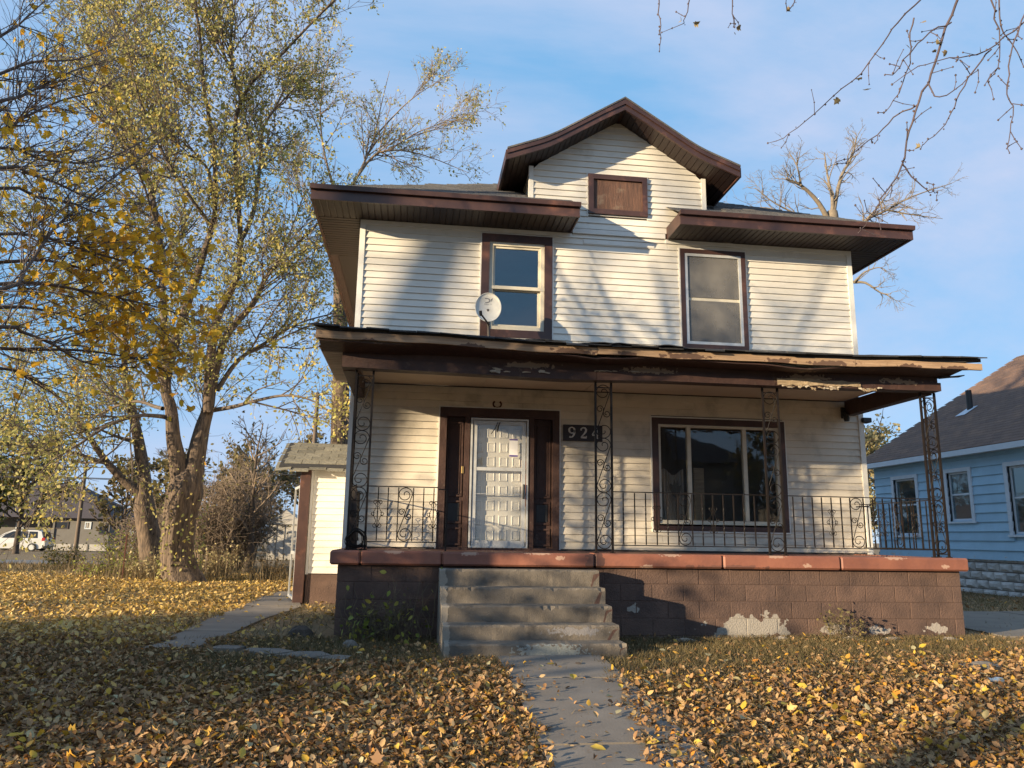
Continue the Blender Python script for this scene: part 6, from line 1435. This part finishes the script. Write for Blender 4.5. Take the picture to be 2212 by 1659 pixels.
# right gap and behind the blue house
plain_tree('golden_tree', 24.6, 40, 7.0, .25, 'pale golden tree behind the blue house roof', 110, K['twig_pale'], K['twig'], K['leaf_gold'], leaf=12, n=22, spreadr=.5, crown=(.2, 1), lsize=(.16, .28), dens=(2.4, 2.8), rmin=.02)
plain_tree('golden_tree', 21.6, 38, 4.6, .22, 'lower brownish tree left of the golden one behind the blue house', 111, K['twig_pale'], K['twig'], K['leaf_gold'], leaf=12, n=20, spreadr=.5, crown=(.15, 1), lsize=(.16, .26), dens=(2.2, 2.6), rmin=.02)
for i, (x, y, h, lb, lm_) in enumerate(((13.2, 23.6, 2.6, 'yellow leaved shrub between the two houses', K['leaf_yellow']), (14.6, 26.0, 3.6, 'brown shrub between the two houses behind the yellow one', K['leaf_brush']), (17.5, 31, 4.5, 'tall brown shrub in the gap behind the blue house', K['leaf_brush']))):
    bush('gap_shrub', x, y, h, 1.0, 1.0, 40, lb, 400 + i, K['stem'], lm_, 1500, (.08, .14), rs=.015)
# weeds and vines against the left porch wall
def vine(x, y, h, seed, lb, nl):
    rg = np.random.default_rng(seed); t = thing('weed', (x, y, gzf(x, y)), lb, 'weed'); tb = TB(); q = []
    for i in range(5):
        P = [np.array([x + rg.normal(0, .05), y + rg.normal(0, .03), gzf(x, y) - .02])]
        for k in range(5): P.append(P[-1] + np.array([rg.normal(0, .05), rg.normal(0, .02), h / 5 * rg.uniform(.6, 1.2)]))
        tb.tube(P, np.linspace(.006, .002, 6), 4); q += P[1:]
    tb.build('stems', K['stem'], t); q = np.array(q); i = rg.integers(0, len(q), nl)
    link('foliage', leaf_mesh('foliage', q[i] + rg.normal(0, .045, (nl, 3)), rg.uniform(.05, .10, nl), rg, OVAL, down=.6), K['vine'], t)
for i, (x, y, h, nl, lb) in enumerate(((-.62, 9.28, .62, 10, 'tall weed by the left end of the porch wall'), (-.38, 9.20, .34, 34, 'bushy green weed before the left porch wall'), (-.12, 9.24, .70, 10, 'climbing weed at the middle of the left porch wall'), (.02, 9.0, .40, 12, 'young weed before the left porch wall'), (.20, 9.20, .75, 10, 'weed climbing beside the left edge of the steps'), (-.70, 9.05, .30, 16, 'low weed at the left porch corner'))): vine(x, y, h, 500 + i, lb, nl)
bush('dead_shrub', -.25, 9.15, .62, .55, .25, 26, 'grey dead shrub before the left porch wall', 520, K['stem'], K['leaf_brush'], 160, (.03, .05), rs=.005)
bush('dead_shrub', 5.3, 9.25, .50, .30, .2, 18, 'grey dead weed clump against the right porch wall', 521, K['stem'], K['leaf_brush'], 160, (.03, .05), rs=.004)

# ------------------------------------------------------------------ stones and litter
def rock(x, y, sx_, sy2, sz, mt, label, name='stone', seed=0):
    rg = random.Random(seed); n, m = 9, 5; V = []; F = []
    for j in range(m + 1):
        for i in range(n):
            a = 2 * math.pi * i / n; e = -.3 + 1.85 * j / m; k = 1 + rg.uniform(-.14, .14); V.append((x + sx_ * math.cos(a) * math.cos(min(e, 1.5)) * k, y + sy2 * math.sin(a) * math.cos(min(e, 1.5)) * k, gzf(x, y) + sz * math.sin(e) * k))
    for j in range(m):
        for i in range(n): F.append((j * n + i, j * n + (i + 1) % n, (j + 1) * n + (i + 1) % n, (j + 1) * n + i))
    F.append(tuple(m * n + i for i in range(n)))
    return tag(MB().add(V, F).build(name, mt), label, 'stone' if name == 'stone' else 'debris')
rock(5.75, 7.43, .24, .16, .06, K['walk'], 'flat grey stone lying on the right lawn', seed=1)
rock(-.62, 8.75, .10, .08, .08, K['walk'], 'small rounded stone before the left porch wall', seed=2)
rock(-1.25, 9.6, .16, .10, .12, K['bark_dark'], 'dark clod of earth at the left porch corner', 'clod', seed=3)
for i, (x, y, s, lb) in enumerate(((3.3, 9.22, .20, 'broken pale plaster piece near the steps shadow'), (5.45, 9.25, .16, 'broken pale plaster piece by the dead weed clump'), (4.55, 9.27, .12, 'broken pale plaster piece below the bare wall patch'), (5.95, 9.2, .15, 'broken pale plaster piece right of the dead weed clump'), (6.75, 9.22, .13, 'broken pale plaster piece near the right porch corner'))):
    rock(x, y, s, .07, .045, K['flake'], lb, 'plaster_piece', seed=10 + i)
can = thing('crushed_can', (5.36, 6.75, gzf(5.36, 6.75)), 'crushed blue and white can lying on the right lawn', 'can')
mb = MB(); mb.tube([(5.27, 6.74, gzf(5.3, 6.75) + .035), (5.32, 6.75, gzf(5.3, 6.75) + .03), (5.38, 6.76, gzf(5.3, 6.75) + .034), (5.44, 6.77, gzf(5.3, 6.75) + .03)], [.028, .022, .030, .026], 9); mb.build('can_body', K['canblue'], can, True)
MB().tube([(5.44, 6.77, gzf(5.3, 6.75) + .03), (5.446, 6.771, gzf(5.3, 6.75) + .03)], [.026, .02], 9).build('can_end', K['alum'], can)

# ------------------------------------------------------------------ leaf litter, grass
rngL = np.random.default_rng(99)
def clear(x, y, m=0.0):
    ok = ~((x > -.9 - m) & (x < 7.2 + m) & (y > 9.42 - m) & (y < 20.2))
    ok &= ~((x > .30) & (x < 2.28) & (y > 7.95) & (y < 9.5))
    ok &= ~((x > -2.1) & (x < -.9) & (y > 13.9) & (y < 15.8))
    return ok
def hsh(x, y, s): return .5 + .25 * (np.sin(x * 1.9 * s + 1.3 * np.sin(y * 1.1 * s)) + np.sin(y * 2.3 * s + 1.7 * np.sin(x * 1.3 * s + 2)))
def on_walk(x, y):
    e = .06 * np.sin(y * 7) + .05 * np.sin(y * 17 + 1)
    right = 1.92 - .34 * sst(8.0, 5.0, y) + e
    return (x > .93 - .10 * sst(7.0, 6.2, y) * 0 + e * .7) & (x < right) & (y > 2) & (y < 8.02)
def on_paths(x, y):
    sp_ = (x > -2.66 + .08 * np.sin(y * 5)) & (x < np.interp(y, [8.5, 10.9, 13, 16.5], [-2.16, -2.04, -1.78, -1.6]) + .06 * np.sin(y * 6)) & (y > 8.5) & (y < 16.5)
    fl = (x > -2.0) & (x < -.55) & (np.abs(y - (8.5 - (x + 2) * .42)) < .20)
    dr = (x > 7.8) & (x < 12.4) & (y > 9.5) & (y < 13)
    return sp_ | fl | dr
def scatter(n, x0, x1, y0, y1, dens):
    x = rngL.uniform(x0, x1, n); y = rngL.uniform(y0, y1, n); d_ = dens(x, y) * clear(x, y) * (1 - .985 * on_walk(x, y)) * (1 - .96 * on_paths(x, y)); k = rngL.uniform(0, 1, n) < d_; return x[k], y[k]
def dfront(x, y):
    left = 1 - .90 * sst(6.9, 8.1, y) * sst(-3.0, -1.4, x)
    right = 1 - .95 * sst(5.9, 7.6, y - .25 * (x - 2))
    d_ = np.where(x < 1.4, left, right); return np.clip(d_ * (.55 + .6 * hsh(x, y, 1.0)), .03, 1)
lx, ly = scatter(110000, -4.5, 7.5, 3.6, 9.45, dfront)
lx2, ly2 = scatter(60000, -13, -1.0, 8.6, 24, lambda x, y: np.clip((.45 + .6 * hsh(x, y, .7)) * (1 - .6 * sst(20, 24, y)) * (1 - .85 * sst(-2.75, -2.2, x) * (1 - sst(13.6, 14.6, y))), 0, 1))
lx3, ly3 = scatter(2500, 7.2, 14, 5, 22, lambda x, y: np.full_like(x, .35))
def litter(name, x, y, s0, s1, mt, label, lift=.015, jz=.03, fold=.45, curl=.5):
    z = gz(x, y) + lift + rngL.uniform(0, jz, len(x)) + np.where(on_walk(x, y), .03, 0)
    o = link(name, leaf_mesh(name, np.stack([x, y, z], 1), rngL.uniform(s0, s1, len(x)), rngL, OVAL, fold=fold, curl=curl, flat=.5 if lift > .01 else .42), mt)
    tag(o, label, 'leaves', kind='stuff')
hf = int(len(lx) * .65)
litter('fallen_leaves', lx[:hf], ly[:hf], .026, .068, K['litter'], 'loose brown and tan leaves covering the front lawn')
litter('crumpled_leaves', lx[hf:], ly[hf:], .016, .05, K['litter'], 'crumpled dry leaves mixed through the front lawn litter', .010, .018, .7, .9)
bx_, by_ = scatter(120000, -4.5, 7.5, 3.6, 9.45, dfront)
litter('leaf_mulch', bx_, by_, .018, .05, K['litter'], 'flat trodden leaf layer under the loose leaves of the front lawn', .004, .02)
litter('fallen_leaves', lx2, ly2, .045, .085, K['litter_gold'], 'golden fallen leaves covering the left side yard')
mx_, my_ = scatter(1500, -4.5, 7.5, 3.6, 9.3, dfront)
tag(link('maple_leaves', leaf_mesh('maple_leaves', np.stack([mx_, my_, gz(mx_, my_) + .035], 1), rngL.uniform(.045, .08, len(mx_)), rngL, MAPLE, fold=.5, curl=.7, flat=.6), K['litter']), 'lobed maple leaves lying among the litter of the front lawn', 'leaves', kind='stuff')
litter('fallen_leaves', lx3, ly3, .05, .10, K['litter'], 'sparse fallen leaves on the grass beside the blue house')
x, y = scatter(420, -4, 7, 3.8, 9.2, lambda x, y: np.where(y < 7.2, 1, .25)); litter('fallen_leaves', x, y, .05, .095, K['leaf_bright'], 'bright yellow fresh leaves scattered over the front lawn', .035)
x, y = scatter(300, -4, 6, 3.8, 8.2, lambda x, y: np.full_like(x, .8)); litter('fallen_leaves', x, y, .05, .085, K['leaf_pale'], 'pale upturned leaves scattered over the front lawn', .035)
# single leaves on the walk
WL = [(1.334, 7.491, 1, 'yellow leaf on the top walk slab near the steps'), (1.244, 7.458, 0, 'small pale leaf left of the yellow one on the top walk slab'), (1.608, 7.568, 2, 'dark shrivelled leaf on the top walk slab'), (1.446, 6.866, 1, 'long yellow leaf on the second walk slab by its upper joint'), (1.09, 6.55, 0, 'small greenish leaf on the left of the second walk slab'), (1.601, 6.333, 0, 'pale grey leaf at the right of the second walk slab'), (1.559, 5.886, 0, 'tiny pale leaf in the lower half of the second walk slab'), (1.60, 5.347, 1, 'orange yellow leaf on the joint at the right walk edge'), (1.318, 5.351, 1, 'yellow leaf lying in the middle of the lower walk joint'), (1.216, 5.26, 1, 'small orange leaf below the lower walk joint'), (1.383, 4.867, 1, 'bright yellow leaf alone on the lowest walk slab'), (1.386, 5.026, 0, 'thin pale leaf above the lone yellow one on the lowest slab')]
for i, (x, y, c, lb) in enumerate(WL):
    me = leaf_mesh('fallen_leaf', [(x, y, gzf(x, y) + .04)], [[.07, .11, .08][c]], np.random.default_rng(700 + i), OVAL, fold=.3, curl=.4, flat=.18)
    tag(link('fallen_leaf', me, [K['leaf_pale'], K['leaf_bright'], K['bark_dark']][c]), lb, 'leaf', 'single leaves on the front walk')
def blades(name, x, y, h0, h1, wd, mt, label, lean=.5):
    n = len(x); z = gz(x, y); a = rngL.uniform(0, 6.28, n); h = rngL.uniform(h0, h1, n); l_ = rngL.normal(0, lean, (n, 2)) * h[:, None]
    b0_ = np.stack([x - wd * np.cos(a), y - wd * np.sin(a), z - .01], 1); b1 = np.stack([x + wd * np.cos(a), y + wd * np.sin(a), z - .01], 1); t = np.stack([x + l_[:, 0], y + l_[:, 1], z + h], 1)
    V = np.stack([b0_, b1, t], 1).reshape(-1, 3)
    tag(link(name, mesh_uniform(name, V, np.arange(3 * n).reshape(-1, 3)), mt), label, 'grass', kind='stuff')
x, y = scatter(170000, -4.5, 7.4, 3.7, 9.44, lambda x, y: np.clip(.08 + .95 * sst(6.2, 7.8, y - .2 * np.clip(x - 2, 0, 9)) + .5 * (hsh(x, y, 1.7) > .68), 0, 1)); blades('lawn_grass', x, y, .025, .085, .005, K['grass'], 'short dull grass on the front lawn', .7)
x, y = scatter(60000, -14, -1, 8.6, 31, lambda x, y: np.full_like(x, .6)); blades('yard_grass', x, y, .03, .11, .006, K['grass'], 'rough dry grass in the left side yard', .6)
x, y = scatter(45000, 7.2, 14, 4, 24, lambda x, y: np.full_like(x, .8)); blades('side_grass', x, y, .03, .08, .006, K['grass'], 'green grass between the house and the blue neighbour', .6)
x = np.concatenate([rngL.normal(c, .5, 260) for c in (-6.4, -7.2, -5.0, -3.4, -2.9, -8.5)]); y = np.concatenate([rngL.normal(c, .5, 260) for c in (20.4, 21, 20.9, 20.3, 21.4, 22)]); blades('dry_weeds', x, y, .2, .75, .006, K['straw'], 'tall dry weed stalks round the feet of the maples', .22)
x, y = rngL.uniform(-40, -9, 9000), rngL.uniform(25, 31.5, 9000); blades('verge_grass', x, y, .06, .25, .015, K['straw'], 'dry grass along the edge of the street', .4)
